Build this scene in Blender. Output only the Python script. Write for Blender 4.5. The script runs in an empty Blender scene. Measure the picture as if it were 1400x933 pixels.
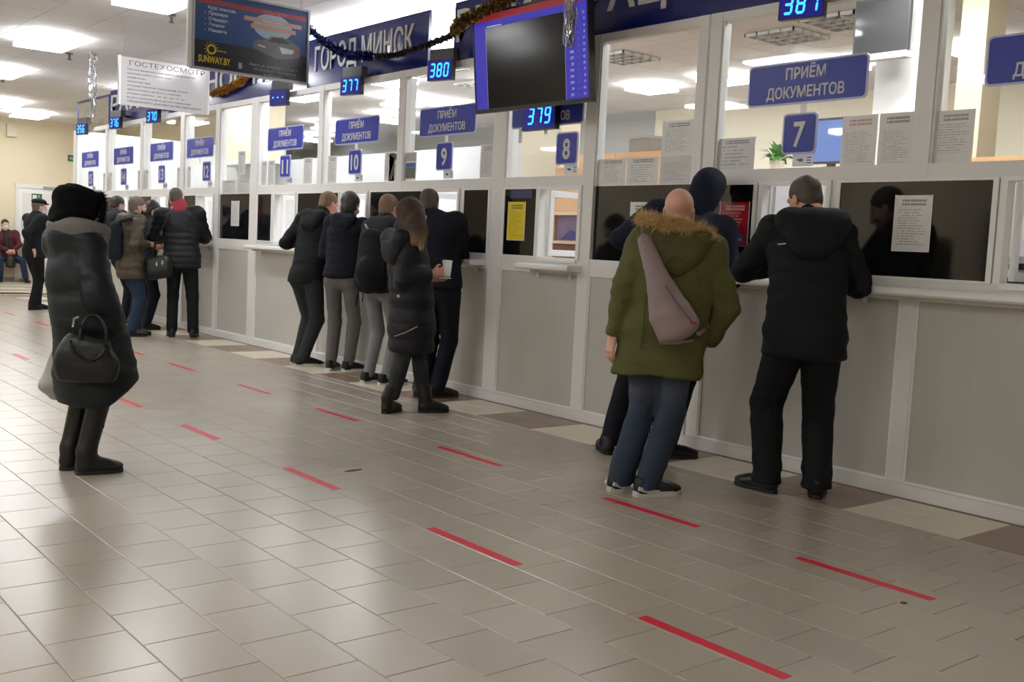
import bpy, bmesh, math, random
import numpy as np
from mathutils import Matrix, Vector

R = math.radians
C = bpy.context.scene.collection
scene = bpy.context.scene
rng = random.Random(7)

# ------------------------------------------------------------------ camera
CAM_POS = Vector((0, 0, 1.30))
YAW, PITCH, ROLL, FPX = R(39.152), R(5.119), R(2.754), 1432.6
fwd = Vector((math.sin(YAW) * math.cos(PITCH), math.cos(YAW) * math.cos(PITCH), -math.sin(PITCH)))
rt0 = Vector((math.cos(YAW), -math.sin(YAW), 0))
up0 = rt0.cross(fwd)
rt = math.cos(ROLL) * rt0 + math.sin(ROLL) * up0
up = -math.sin(ROLL) * rt0 + math.cos(ROLL) * up0
cd = bpy.data.cameras.new('camera')
cd.sensor_width = 36
cd.lens = FPX * 36 / 1400
cd.clip_start = 0.05
cam = bpy.data.objects.new('camera', cd)
C.objects.link(cam)
M = Matrix.Identity(4)
for i in range(3):
    M[i][0], M[i][1], M[i][2], M[i][3] = rt[i], up[i], -fwd[i], CAM_POS[i]
cam.matrix_world = M
scene.camera = cam

# ------------------------------------------------------------------ world, exposure
w = bpy.data.worlds.new('world')
scene.world = w
w.use_nodes = True
w.node_tree.nodes['Background'].inputs[0].default_value = (0.5, 0.55, 0.65, 1)
w.node_tree.nodes['Background'].inputs[1].default_value = 0.05
vs = scene.view_settings
vs.view_transform = 'Standard'
vs.look = 'None'
vs.gamma = 1
vs.use_curve_mapping = False
vs.exposure = 0.0
scene.cycles.caustics_reflective = False
scene.cycles.caustics_refractive = False
scene.cycles.sample_clamp_indirect = 4.0
HALL_L, OFFICE_L = 29.0, 32.0        # radiance of the ceiling luminaires


# ------------------------------------------------------------------ helpers
def lin(c):
    c = c / 255
    return c / 12.92 if c <= 0.04045 else ((c + 0.055) / 1.055) ** 2.4


def rgb(r, g, b):
    return (lin(r), lin(g), lin(b), 1)


class NT:
    """a little node-tree writer"""
    def __init__(s, name):
        s.m = bpy.data.materials.new(name)
        s.m.use_nodes = True
        s.t = s.m.node_tree
        s.b = s.t.nodes['Principled BSDF']
        s.out = s.t.nodes['Material Output']

    def n(s, typ, **kw):
        nd = s.t.nodes.new(typ)
        for k, v in kw.items():
            if k.startswith('i_'):
                key = k[2:]
                nd.inputs[int(key) if key.isdigit() else key].default_value = v
            else:
                setattr(nd, k, v)
        return nd

    def l(s, a, b):
        s.t.links.new(a, b)

    def math(s, op, a, b=None, c=None):
        nd = s.n('ShaderNodeMath', operation=op)
        for i, v in enumerate((a, b, c)):
            if v is None:
                continue
            if isinstance(v, (int, float)):
                nd.inputs[i].default_value = v
            else:
                s.l(v, nd.inputs[i])
        return nd.outputs[0]

    def mix(s, fac, a, b):
        nd = s.n('ShaderNodeMix', data_type='RGBA')
        for i, v in ((0, fac), (6, a), (7, b)):
            if isinstance(v, (int, float)):
                nd.inputs[i].default_value = v
            elif isinstance(v, tuple):
                nd.inputs[i].default_value = v
            else:
                s.l(v, nd.inputs[i])
        return nd.outputs[2]


_mats = {}


def mat(name, col, rough=0.5, spec=0.5, metal=0.0, vary=0.0, scale=8.0, bump=0.0, bscale=60.0, stretch=(1, 1, 1), sheen=0.0, ior=None):
    if name in _mats:
        return _mats[name]
    k = NT(name)
    b = k.b
    b.inputs['Base Color'].default_value = col
    b.inputs['Roughness'].default_value = rough
    b.inputs['Specular IOR Level'].default_value = spec
    b.inputs['Metallic'].default_value = metal
    if ior:
        b.inputs['IOR'].default_value = ior
    if sheen:
        b.inputs['Sheen Weight'].default_value = sheen
        b.inputs['Sheen Roughness'].default_value = 0.5
    if vary or bump:
        tc = k.n('ShaderNodeTexCoord')
        mp = k.n('ShaderNodeMapping')
        mp.inputs['Scale'].default_value = stretch
        k.l(tc.outputs['Object'], mp.inputs['Vector'])
    if vary:
        nz = k.n('ShaderNodeTexNoise', i_Scale=scale, i_Detail=4.0)
        k.l(mp.outputs[0], nz.inputs['Vector'])
        f = k.math('MULTIPLY_ADD', nz.outputs['Fac'], 2 * vary, 1 - vary)
        hv = k.n('ShaderNodeHueSaturation')
        hv.inputs['Color'].default_value = col
        k.l(f, hv.inputs['Value'])
        k.l(hv.outputs[0], b.inputs['Base Color'])
    if bump:
        nz2 = k.n('ShaderNodeTexNoise', i_Scale=bscale, i_Detail=5.0)
        k.l(mp.outputs[0], nz2.inputs['Vector'])
        bp = k.n('ShaderNodeBump', i_Strength=bump, i_Distance=0.01)
        k.l(nz2.outputs['Fac'], bp.inputs['Height'])
        k.l(bp.outputs[0], b.inputs['Normal'])
    _mats[name] = k.m
    return k.m


def emit(name, col, strength):
    if name in _mats:
        return _mats[name]
    k = NT(name)
    k.b.inputs['Base Color'].default_value = (0.02, 0.02, 0.02, 1)
    k.b.inputs['Emission Color'].default_value = col
    k.b.inputs['Emission Strength'].default_value = strength
    k.b.inputs['Roughness'].default_value = 0.3
    k.b.inputs['Specular IOR Level'].default_value = 0.15
    _mats[name] = k.m
    return k.m


class MB:
    """mesh builder: collects simple solids, links them as ONE mesh object"""
    def __init__(s):
        s.v, s.f, s.uv = [], [], {}

    def add(s, vs_, fs):
        o = len(s.v)
        s.v += [tuple(p) for p in vs_]
        s.f += [tuple(i + o for i in f) for f in fs]
        return s

    def box(s, x0, x1, y0, y1, z0, z1):
        return s.add([(x0, y0, z0), (x1, y0, z0), (x1, y1, z0), (x0, y1, z0), (x0, y0, z1), (x1, y0, z1), (x1, y1, z1), (x0, y1, z1)],
                     [(3, 2, 1, 0), (4, 5, 6, 7), (0, 1, 5, 4), (1, 2, 6, 5), (2, 3, 7, 6), (3, 0, 4, 7)])

    def rbox(s, x0, x1, y0, y1, z0, z1, r=0.01, seg=4):
        """plate with rounded corners in local XY"""
        pts = []
        for cx, cy, a0 in ((x1 - r, y1 - r, 0), (x0 + r, y1 - r, 90), (x0 + r, y0 + r, 180), (x1 - r, y0 + r, 270)):
            for k in range(seg + 1):
                a = R(a0 + 90 * k / seg)
                pts.append((cx + r * math.cos(a), cy + r * math.sin(a)))
        return s.prism(pts, z0, z1)

    def prism(s, pts, z0, z1):
        n = len(pts)
        return s.add([(x, y, z0) for x, y in pts] + [(x, y, z1) for x, y in pts],
                     [tuple(range(n - 1, -1, -1)), tuple(range(n, 2 * n))] + [(i, (i + 1) % n, n + (i + 1) % n, n + i) for i in range(n)])

    def tube(s, path, r, seg=8, cap=True):
        path = [Vector(p) for p in path]
        rs = r if isinstance(r, (list, tuple)) else [r] * len(path)
        o = len(s.v)
        ref = Vector((0.31, 0.17, 0.93))
        for i, p in enumerate(path):
            d = (path[min(i + 1, len(path) - 1)] - path[max(i - 1, 0)]).normalized()
            a = d.cross(ref)
            if a.length < 1e-3:
                a = d.cross(Vector((1, 0, 0)))
            a.normalize()
            b = d.cross(a)
            for k in range(seg):
                t = 2 * math.pi * k / seg
                s.v.append(tuple(p + rs[i] * (math.cos(t) * a + math.sin(t) * b)))
        for i in range(len(path) - 1):
            for k in range(seg):
                k2 = (k + 1) % seg
                s.f.append((o + i * seg + k, o + i * seg + k2, o + (i + 1) * seg + k2, o + (i + 1) * seg + k))
        if cap:
            s.f.append(tuple(o + k for k in range(seg - 1, -1, -1)))
            e = o + (len(path) - 1) * seg
            s.f.append(tuple(e + k for k in range(seg)))
        return s

    def lathe(s, prof, cx=0, cy=0, seg=16):
        """profile [(r,z)] about the vertical through (cx,cy)"""
        o = len(s.v)
        for r, z in prof:
            for k in range(seg):
                t = 2 * math.pi * k / seg
                s.v.append((cx + r * math.cos(t), cy + r * math.sin(t), z))
        for i in range(len(prof) - 1):
            for k in range(seg):
                k2 = (k + 1) % seg
                s.f.append((o + i * seg + k, o + i * seg + k2, o + (i + 1) * seg + k2, o + (i + 1) * seg + k))
        s.f.append(tuple(o + k for k in range(seg - 1, -1, -1)))
        e = o + (len(prof) - 1) * seg
        s.f.append(tuple(e + k for k in range(seg)))
        return s

    def mesh(s, name, smooth=False, planar_uv=None):
        me = bpy.data.meshes.new(name)
        me.from_pydata(s.v, [], s.f)
        if planar_uv:
            x0, x1, y0, y1 = planar_uv
            uvl = me.uv_layers.new(name='UVMap')
            for lp in me.loops:
                p = me.vertices[lp.vertex_index].co
                uvl.data[lp.index].uv = ((p.x - x0) / (x1 - x0), (p.y - y0) / (y1 - y0))
        if smooth:
            me.polygons.foreach_set('use_smooth', [True] * len(me.polygons))
        me.update()
        return me

    def obj(s, name, m, parent=None, smooth=False, planar_uv=None):
        me = s.mesh(name, smooth, planar_uv)
        return link(name, me, m, parent)


def link(name, me, m, parent=None):
    if m is not None and not me.materials:
        me.materials.append(m)
    o = bpy.data.objects.new(name, me)
    C.objects.link(o)
    if parent is not None:
        o.parent = parent
    return o


def tag(o, label=None, cat=None, group=None, kind=None):
    if label:
        o['label'] = label
    if cat:
        o['category'] = cat
    if group:
        o['group'] = group
    if kind:
        o['kind'] = kind
    return o


def empty(name, loc=(0, 0, 0), rot=None, label=None, cat=None, group=None, kind=None):
    o = bpy.data.objects.new(name, None)
    o.empty_display_size = 0.1
    C.objects.link(o)
    mw = Matrix.Translation(Vector(loc))
    if rot is not None:
        mw = mw @ rot
    o.matrix_world = mw
    return tag(o, label, cat, group, kind)


def basis(x, y, z):
    m = Matrix.Identity(4)
    for i in range(3):
        m[i][0], m[i][1], m[i][2] = x[i], y[i], z[i]
    return m


TO_HALL = basis((0, -1, 0), (0, 0, 1), (-1, 0, 0))     # local XY panel facing the hall (-X), read left to right
TO_CAM = basis((1, 0, 0), (0, 0, 1), (0, -1, 0))       # panel facing -Y


_txt = {}


def text_mesh(s, height, width=None, depth=0.003, bold=0.0, align='CENTER', spacing=1.0):
    """lettering as a mesh, centred on the origin, capital height = height, optional exact width"""
    key = (s, height, width, depth, bold, align, spacing)
    if key in _txt:
        return _txt[key]
    cu = bpy.data.curves.new('lettering', 'FONT')
    cu.body = s
    cu.size = 1
    cu.extrude = 0.5
    cu.offset = bold
    cu.space_character = spacing
    cu.resolution_u = 3
    ob = bpy.data.objects.new('lettering', cu)
    C.objects.link(ob)
    dg = bpy.context.evaluated_depsgraph_get()
    dg.update()
    me = bpy.data.meshes.new_from_object(ob.evaluated_get(dg))
    bpy.data.objects.remove(ob)
    bpy.data.curves.remove(cu)
    n = len(me.vertices)
    if n:
        co = np.empty(n * 3)
        me.vertices.foreach_get('co', co)
        co = co.reshape(-1, 3)
        lo, hi = co.min(0), co.max(0)
        ch = 0.729
        sy = height / ch
        sx = sy if width is None else width / max(hi[0] - lo[0], 1e-6)
        if align == 'CENTER':
            ox = (lo[0] + hi[0]) / 2
        elif align == 'LEFT':
            ox = lo[0]
        else:
            ox = hi[0]
        co[:, 0] = (co[:, 0] - ox) * sx
        co[:, 1] = (co[:, 1] - ch / 2) * sy
        co[:, 2] = (co[:, 2] / max(hi[2], 1e-6) * 0.5 + 0.5) * depth
        me.vertices.foreach_set('co', co.ravel())
        me.update()
    me.name = 'lettering'
    _txt[key] = me
    return me


def text(s, x, y, z, h, m, parent, width=None, name='lettering', **kw):
    me = text_mesh(s, h, width, **kw)
    if me.materials and me.materials[0] != m:
        me = me.copy()
        me.materials.clear()
    o = link(name, me, m, parent)
    o.location = (x, y, z)
    return o


# ------------------------------------------------------------------ materials
white_pvc = mat('white_pvc', rgb(228, 227, 226), 0.35, vary=0.02, scale=3)
white_frame = mat('white_frame', rgb(238, 238, 237), 0.3)
panel_m = NT('grey_lower_panel')
_tc = panel_m.n('ShaderNodeTexCoord')
_mp = panel_m.n('ShaderNodeMapping')
_mp.inputs['Scale'].default_value = (1, 26, 0.4)
panel_m.l(_tc.outputs['Object'], _mp.inputs['Vector'])
_nz = panel_m.n('ShaderNodeTexNoise', i_Scale=1.0, i_Detail=3.0)
panel_m.l(_mp.outputs[0], _nz.inputs['Vector'])
panel_m.l(panel_m.mix(_nz.outputs['Fac'], rgb(186, 184, 179), rgb(194, 192, 187)), panel_m.b.inputs['Base Color'])
panel_m.b.inputs['Roughness'].default_value = 0.32
panel_m = panel_m.m
cream_wall = mat('cream_paint', rgb(226, 214, 186), 0.7, vary=0.02, scale=1.5)
office_paint = mat('office_paint', rgb(226, 220, 200), 0.7, vary=0.02, scale=1.5)
grey_paint = mat('grey_paint', rgb(166, 167, 166), 0.7, vary=0.03, scale=1.5)
white_paint = mat('white_paint', rgb(240, 240, 238), 0.6)
wood_m = mat('light_wood', rgb(222, 178, 132), 0.45, vary=0.08, scale=4, stretch=(1, 1, 8))
brown_wood = mat('brown_wood', rgb(112, 62, 38), 0.45, vary=0.1, scale=4, stretch=(1, 1, 8))
black_plastic = mat('black_plastic', rgb(14, 14, 16), 0.35)
dark_grey = mat('dark_grey_plastic', rgb(60, 60, 64), 0.4)
grey_metal = mat('grey_metal', rgb(168, 168, 170), 0.35, metal=0.4)
steel = mat('steel', rgb(190, 190, 192), 0.25, metal=0.9)
blue_sign = mat('blue_sign', rgb(46, 56, 156), 0.32, spec=0.3)
blue_board = mat('blue_board', rgb(24, 34, 104), 0.16, spec=0.5)
sign_edge = mat('sign_edge', rgb(176, 182, 216), 0.3)
letter_m = mat('letter_white', rgb(206, 206, 206), 0.4)
dark_glass = mat('dark_film_glass', (0.006, 0.006, 0.007, 1), 0.07, ior=1.55)
paper_white = mat('paper_white', rgb(224, 224, 222), 0.5)
ink = mat('ink_black', rgb(40, 40, 44), 0.6)
red_tape = mat('red_tape', rgb(205, 24, 52), 0.4)
yellow_m = mat('yellow_print', rgb(226, 196, 44), 0.5)

_g = NT('clear_glass')
_tr = _g.n('ShaderNodeBsdfTransparent')
_tr.inputs[0].default_value = (0.97, 0.98, 0.97, 1)
_gl = _g.n('ShaderNodeBsdfGlossy')
_gl.inputs['Roughness'].default_value = 0.02
_lw = _g.n('ShaderNodeLayerWeight', i_Blend=0.5)
_mx = _g.n('ShaderNodeMixShader')
_g.l(_g.math('MULTIPLY_ADD', _g.math('POWER', _lw.outputs['Facing'], 5.0), 0.5, 0.035), _mx.inputs[0])
_g.l(_tr.outputs[0], _mx.inputs[1])
_g.l(_gl.outputs[0], _mx.inputs[2])
_g.l(_mx.outputs[0], _g.out.inputs[0])
glass_m = _g.m


def print_mat(name, paper, inkc, nlines=16, seed=0, title=None, words=14, rough=0.25, x0=0.1, x1=0.9, y0=0.1, y1=0.78, ragged=True):
    """flat print: a heading and ragged lines of words, on the sheet's own UVs"""
    if name in _mats:
        return _mats[name]
    k = NT(name)
    tc = k.n('ShaderNodeTexCoord')
    sp = k.n('ShaderNodeSeparateXYZ')
    k.l(tc.outputs['UV'], sp.inputs[0])
    u, v = sp.outputs[0], sp.outputs[1]
    nlines = int(nlines * 1.35)
    words = words * 1.7
    row = k.math('FLOOR', k.math('MULTIPLY', v, nlines))
    fr = k.math('FRACT', k.math('MULTIPLY', v, nlines))
    band = k.math('LESS_THAN', k.math('ABSOLUTE', k.math('SUBTRACT', fr, 0.5)), 0.2)
    cb = k.n('ShaderNodeCombineXYZ')
    k.l(k.math('MULTIPLY', u, words), cb.inputs[0])
    k.l(k.math('ADD', k.math('MULTIPLY', row, 7.31), seed * 3.7), cb.inputs[1])
    nz = k.n('ShaderNodeTexNoise', i_Scale=1.0, i_Detail=2.0)
    k.l(cb.outputs[0], nz.inputs['Vector'])
    word = k.math('GREATER_THAN', nz.outputs['Fac'], 0.44)
    wn = k.n('ShaderNodeTexWhiteNoise', noise_dimensions='1D')
    k.l(k.math('ADD', row, seed * 17.0), wn.inputs['W'])
    end = k.math('MULTIPLY_ADD', wn.outputs['Value'], -0.35 if ragged else 0.0, x1)
    inx = k.math('MULTIPLY', k.math('GREATER_THAN', u, x0), k.math('LESS_THAN', u, end))
    iny = k.math('MULTIPLY', k.math('GREATER_THAN', v, y0), k.math('LESS_THAN', v, y1))
    m_ = k.math('MULTIPLY', k.math('MULTIPLY', band, word), k.math('MULTIPLY', inx, iny))
    col = k.mix(k.math('MULTIPLY', m_, 0.45), paper, inkc)
    if title:
        ty = k.math('LESS_THAN', k.math('ABSOLUTE', k.math('SUBTRACT', v, 0.87)), 0.055)
        tg = k.math('GREATER_THAN', k.math('ABSOLUTE', k.math('SUBTRACT', v, 0.87)), 0.012)
        tx = k.math('LESS_THAN', k.math('ABSOLUTE', k.math('SUBTRACT', u, 0.52)), 0.33)
        cb2 = k.n('ShaderNodeCombineXYZ')
        k.l(k.math('MULTIPLY', u, 26), cb2.inputs[0])
        nz2 = k.n('ShaderNodeTexNoise', i_Scale=1.0)
        k.l(cb2.outputs[0], nz2.inputs['Vector'])
        tw = k.math('GREATER_THAN', nz2.outputs['Fac'], 0.4)
        tm = k.math('MULTIPLY', k.math('MULTIPLY', ty, tg), k.math('MULTIPLY', tx, tw))
        col = k.mix(k.math('MULTIPLY', tm, 0.75), col, title)
    k.l(col, k.b.inputs['Base Color'])
    k.b.inputs['Roughness'].default_value = rough
    _mats[name] = k.m
    return k.m


# ------------------------------------------------------------------ floor
WALL_X = 5.435
TP, TL = 0.2545, 0.306          # tile pitch across and along the hall
TX0, TY0 = 0.895, 3.02 - 0.306 * 12
BX0, BX1 = 4.84, 5.37           # border band along the counter
HX0, HX1, HY0, HY1 = -6.6, 8.6, -3.0, 25.6

_f = NT('floor_tile_glaze')
_ge = _f.n('ShaderNodeNewGeometry')
_sp = _f.n('ShaderNodeSeparateXYZ')
_f.l(_ge.outputs['Position'], _sp.inputs[0])
_col = _f.math('FLOOR', _f.math('DIVIDE', _f.math('SUBTRACT', _sp.outputs[0], TX0), TP))
_half = _f.math('MULTIPLY', _f.math('ABSOLUTE', _f.math('MODULO', _col, 2)), TL / 2)
_row = _f.math('FLOOR', _f.math('DIVIDE', _f.math('ADD', _f.math('SUBTRACT', _sp.outputs[1], TY0), _half), TL))
_cb = _f.n('ShaderNodeCombineXYZ')
_f.l(_col, _cb.inputs[0])
_f.l(_row, _cb.inputs[1])
_wn = _f.n('ShaderNodeTexWhiteNoise', noise_dimensions='3D')
_f.l(_cb.outputs[0], _wn.inputs['Vector'])
_nz = _f.n('ShaderNodeTexNoise', i_Scale=0.8, i_Detail=2.0)
_f.l(_ge.outputs['Position'], _nz.inputs['Vector'])
_c1 = _f.mix(_wn.outputs['Value'], rgb(168, 159, 144), rgb(180, 170, 154))
_c2 = _f.mix(_f.math('MULTIPLY', _nz.outputs['Fac'], 0.4), _c1, rgb(160, 151, 137))
_f.l(_c2, _f.b.inputs['Base Color'])
_nz2 = _f.n('ShaderNodeTexNoise', i_Scale=3.0, i_Detail=6.0)
_f.l(_ge.outputs['Position'], _nz2.inputs['Vector'])
_f.b.inputs['Roughness'].default_value = 0.28
_f.b.inputs['Specular IOR Level'].default_value = 0.7
_nz3 = _f.n('ShaderNodeTexNoise', i_Scale=9.0, i_Detail=2.0)
_f.l(_ge.outputs['Position'], _nz3.inputs['Vector'])
_bp = _f.n('ShaderNodeBump', i_Strength=0.012, i_Distance=0.02)
_f.l(_nz3.outputs['Fac'], _bp.inputs['Height'])
tile_m = _f.m
cream_tile = mat('cream_border_tile', rgb(230, 220, 198), 0.28, vary=0.03, scale=4)
brown_tile = mat('brown_border_tile', rgb(136, 112, 93), 0.28, vary=0.06, scale=4)
grout_m = mat('grout', rgb(132, 122, 112), 0.8, vary=0.08, scale=20)


def project(p):
    v = Vector(p) - CAM_POS
    z = v.dot(fwd)
    if z < 0.1:
        return None
    return 700 + FPX * v.dot(rt) / z, 466.5 - FPX * v.dot(up) / z, z


def seen(p, mx=60):
    q = project(p)
    return q is not None and -mx < q[0] < 1400 + mx and -mx < q[1] < 933 + mx


def tile_geo(w_, l_, z0, z1, gap=0.003, bev=0.002):
    a, b = w_ / 2 - gap / 2, l_ / 2 - gap / 2
    vs_ = [(sx * a, sy * b, z0) for sx, sy in ((-1, -1), (1, -1), (1, 1), (-1, 1))]
    vs_ += [(sx * a, sy * b, z1 - bev) for sx, sy in ((-1, -1), (1, -1), (1, 1), (-1, 1))]
    vs_ += [(sx * (a - bev), sy * (b - bev), z1) for sx, sy in ((-1, -1), (1, -1), (1, 1), (-1, 1))]
    fs = [(8, 9, 10, 11)] + [(4 + i, 4 + (i + 1) % 4, 8 + (i + 1) % 4, 8 + i) for i in range(4)] + [(i, (i + 1) % 4, 4 + (i + 1) % 4, 4 + i) for i in range(4)]
    return vs_, fs


floor = MB().box(HX0, HX1 + 5, HY0, HY1, -0.12, -0.003).obj('floor', grout_m)
tag(floor, kind='structure')
tiles = []           # (x, y, w, l, material)
k0, k1 = int((HX0 - TX0) / TP), int((BX0 - TX0) / TP)
for k in range(k0, k1 + 1):
    x0 = TX0 + k * TP
    x1 = min(x0 + TP, BX0)
    if x1 - x0 < 0.03:
        continue
    off = TL / 2 if k % 2 else 0.0
    for j in range(-24, 78):
        y0 = TY0 + j * TL - off
        if y0 < HY0 - 0.2 or y0 > 20.4:
            continue
        tiles.append((round((x0 + x1) / 2, 4), y0 + TL / 2, round(x1 - x0, 4), TL, tile_m))
BP = 0.3235          # border tile length
for j in range(-8, 58):
    y0 = 2.48 - 0.02 + j * BP
    ph = j % 4
    for c_ in range(2):
        tiles.append((BX0 + 0.2645 * (c_ + 0.5), y0 + BP / 2, 0.2645, BP, cream_tile if ph < 2 else brown_tile))
# beyond the counter: cross bands of cream tile
for j in range(0, 18):
    y0 = 20.75 + j * 0.306
    for k in range(-14, 32):
        x0 = TX0 + k * TP
        if x0 + TP > HX1 or x0 < 0:
            continue
        cm = cream_tile if (j in (1, 2, 5, 6, 9)) and (k + j) % 5 else tile_m
        tiles.append((x0 + TP / 2, y0 + 0.153, TP, 0.306, cm))
for j in range(0, 8):
    for k in range(18, 32):
        x0 = TX0 + k * TP
        tiles.append((x0 + TP / 2, 18.6 + j * 0.306 + 0.153, TP, 0.306, tile_m))
rank = []
for i, (x, y, a, b, m_) in enumerate(tiles):
    q = project((x, y, 0))
    if q and seen((x, y, 0), 20):
        rank.append((a * b / q[2] ** 3, i))
rank.sort(reverse=True)
near = set(i for _, i in rank[:298])
_tm = {}
rest = {}
for i, (x, y, a, b, m_) in enumerate(tiles):
    if i in near:
        key = (round(a, 3), round(b, 3), m_.name)
        if key not in _tm:
            me = bpy.data.meshes.new('floor_tile')
            me.from_pydata(*[tile_geo(a, b, -0.01, 0.0)[0], [], tile_geo(a, b, -0.01, 0.0)[1]])
            me.materials.append(m_)
            _tm[key] = me
        o = link('floor_tile', _tm[key], None, floor)
        o.location = (x, y, 0)
    else:
        vs_, fs = tile_geo(a, b, -0.006, 0.0)
        rest.setdefault(m_.name, (MB(), m_))[0].add([(x + p[0], y + p[1], p[2]) for p in vs_], fs)
mbr = MB()
midx = []
mlist = []
for nm, (mb, m_) in rest.items():
    mbr.add(mb.v, mb.f)
    midx += [len(mlist)] * len(mb.f)
    mlist.append(m_)
far_tiles = mbr.obj('floor_tile_field', None, floor)
for m_ in mlist:
    far_tiles.data.materials.append(m_)
far_tiles.data.polygons.foreach_set('material_index', midx)
tag(far_tiles, kind='stuff')

# ------------------------------------------------------------------ ceiling
CZ = 3.64
ceil_m = mat('ceiling_board', rgb(238, 235, 236), 0.75, vary=0.025, scale=2.0, bump=0.15, bscale=90)
ceil_gap = mat('ceiling_grid', rgb(176, 172, 170), 0.6)
ceiling = MB().box(HX0, 13.2, HY0, HY1, CZ + 0.012, CZ + 0.15).obj('ceiling', ceil_gap)
tag(ceiling, kind='structure')
ct = []
for i in range(-11, 27):
    for j in range(-6, 43):
        x, y = 0.05 + i * 0.6, 0.2 + j * 0.6
        if HX0 + 0.3 < x < 12.9 and HY0 + 0.3 < y < HY1 - 0.2:
            ct.append((x, y))
rank = sorted(((1 / project((x, y, CZ))[2] ** 3, k) for k, (x, y) in enumerate(ct) if project((x, y, CZ)) and seen((x, y, CZ), 20)), reverse=True)
near = set(k for _, k in rank[:298])
gv, gf = tile_geo(0.6, 0.6, 0.014, 0.0, 0.008, 0.0)
me = bpy.data.meshes.new('ceiling_tile')
me.from_pydata(gv, [], [f[::-1] for f in gf])
me.materials.append(ceil_m)
mb = MB()
for k, (x, y) in enumerate(ct):
    if k in near:
        o = link('ceiling_tile', me, None, ceiling)
        o.location = (x, y, CZ)
    else:
        mb.add([(x + p[0], y + p[1], p[2] + CZ) for p in gv], [f[::-1] for f in gf])
tag(mb.obj('ceiling_tile_field', ceil_m, ceiling), kind='stuff')

# luminaires --------------------------------------------------------
lum_hall = emit('hall_luminaire', (0.97, 0.985, 1.0, 1), HALL_L)
lum_office = emit('office_luminaire', (0.98, 0.99, 1.0, 1), OFFICE_L)


def luminaire(x, y, sx, sy, m_, label, group, drop=0.07):
    """an opal box on short hangers: it glows on every side, so the ceiling round it is lit too"""
    t = empty('ceiling_light', (x, y, CZ), None, label, 'ceiling light', group)
    a, b = sx / 2, sy / 2
    for p in (-a + 0.04, a - 0.04):
        MB().box(p - 0.008, p + 0.008, -b * 0.6, b * 0.6, -drop, -0.001).obj('hanger', white_frame, t)
    MB().box(-a, a, -b, b, -drop - 0.035, -drop).obj('diffuser', m_, t)
    return t


for x, y, lb in ((3.85, 10.6, 'square ceiling light cut by the top edge above the hanging plaque'),
                 (3.80, 14.2, 'square ceiling light left of the silver tinsel strip'),
                 (4.02, 17.65, 'square ceiling light cut by the left edge, upper of two'),
                 (5.10, 22.1, 'square ceiling light at the left edge, lower of two'),
                 (6.05, 23.85, 'square ceiling light nearest the cream end wall')):
    luminaire(x, y, 0.58, 0.8, lum_hall, lb, 'hall ceiling lights')
for x, y in [(x_, y_) for x_ in (-1.4, -4.9) for y_ in (-0.8, 2.6, 6.1, 10.6, 14.2, 18.0)] + [(2.4, 21.5), (0.9, 7.6)]:  # unseen lamps added to light the hall and the counter wall
    luminaire(x, y, 0.58, 0.8, lum_hall, 'square hall ceiling light of the overhead rows outside the picture', 'hall ceiling lights overhead')
for x, y, lb in ((10.75, 10.4, 'round looking office light seen through the pane left of window seven'),
                 (10.75, 9.1, 'office ceiling light seen beside the post left of the window 7 sign'),
                 (10.75, 5.7, 'office ceiling light seen through the rightmost pane'),
                 (10.75, 7.4, 'office ceiling light hidden behind the window 7 sign'),
                 (10.45, 16.6, 'thin office light seen between signs of windows 10 and 9'),
                 (10.42, 14.6, 'thin office light beside the window 9 sign'),
                 (11.6, 21.6, 'thin far light seen right of the window 11 sign'),
                 (10.45, 12.6, 'office light deep behind the panes of window 8 and 9'),  # lamp added to brighten the office ceiling
                 (9.3, 14.5, 'office light behind the post between windows ten and nine'),  # hidden lamp added to lift the ceiling behind the partition
                 (9.3, 11.6, 'office light behind the tilted screen'),  # likewise added, out of sight behind the screen
                 (10.45, 19.0, 'office light deep behind the far windows'),  # added lamp lifting the far back zone
                 (5.95, 8.75, 'bright office light above the gap between blue fascia boards')):
    luminaire(x, y, 0.5, 0.55, lum_office, lb, 'office ceiling lights', 0.13 if y > 11 else 0.05)
luminaire(5.78, 9.9, 0.12, 2.5, lum_office, 'long narrow light glowing above the city name board', 'office ceiling lights')  # glowing strip added for the bright band of ceiling over the board
for x, y in ((6.5, 11.2), (6.5, 13.4), (6.5, 15.6), (6.3, 17.8), (6.6, 6.4), (6.6, 3.4), (8.6, 1.0), (8.1, 10.2), (8.1, 13.0), (8.1, 15.8), (7.3, 4.5)):  # unseen lamps added to brighten partition, back zone and white column
    luminaire(x, y, 0.6, 0.62, lum_office, 'office ceiling light close behind the counter windows', 'office lights over the counter')

# ------------------------------------------------------------------ outer walls
tag(MB().box(HX0 - 0.15, HX0, HY0, HY1, 0, CZ).obj('wall_left', cream_wall), kind='structure')
tag(MB().box(HX0, 13.2, HY0 - 0.15, HY0, 0, CZ).obj('wall_near', cream_wall), kind='structure')
tag(MB().box(HX0, 13.2, HY1, HY1 + 0.15, 0, CZ).obj('wall_far', cream_wall), kind='structure')
tag(MB().box(12.75, 12.9, HY0, 12.2, 0, CZ).obj('wall_office', office_paint), kind='structure')
tag(MB().box(12.75, 12.9, 12.2, HY1, 0, CZ).obj('wall_office_grey', grey_paint), kind='structure')
tag(MB().box(HX1, HX1 + 0.12, 18.7, HY1, 0, CZ).obj('wall_lobby', cream_wall), kind='structure')
tag(MB().box(WALL_X + 0.01, 8.6, 18.56, 18.68, 0, 2.9).obj('wall_side', white_paint), kind='structure')
tag(MB().box(6.0, HX1, HY1 - 0.02, HY1, 0, 0.08).obj('baseboard_far', grey_paint), kind='structure')

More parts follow.
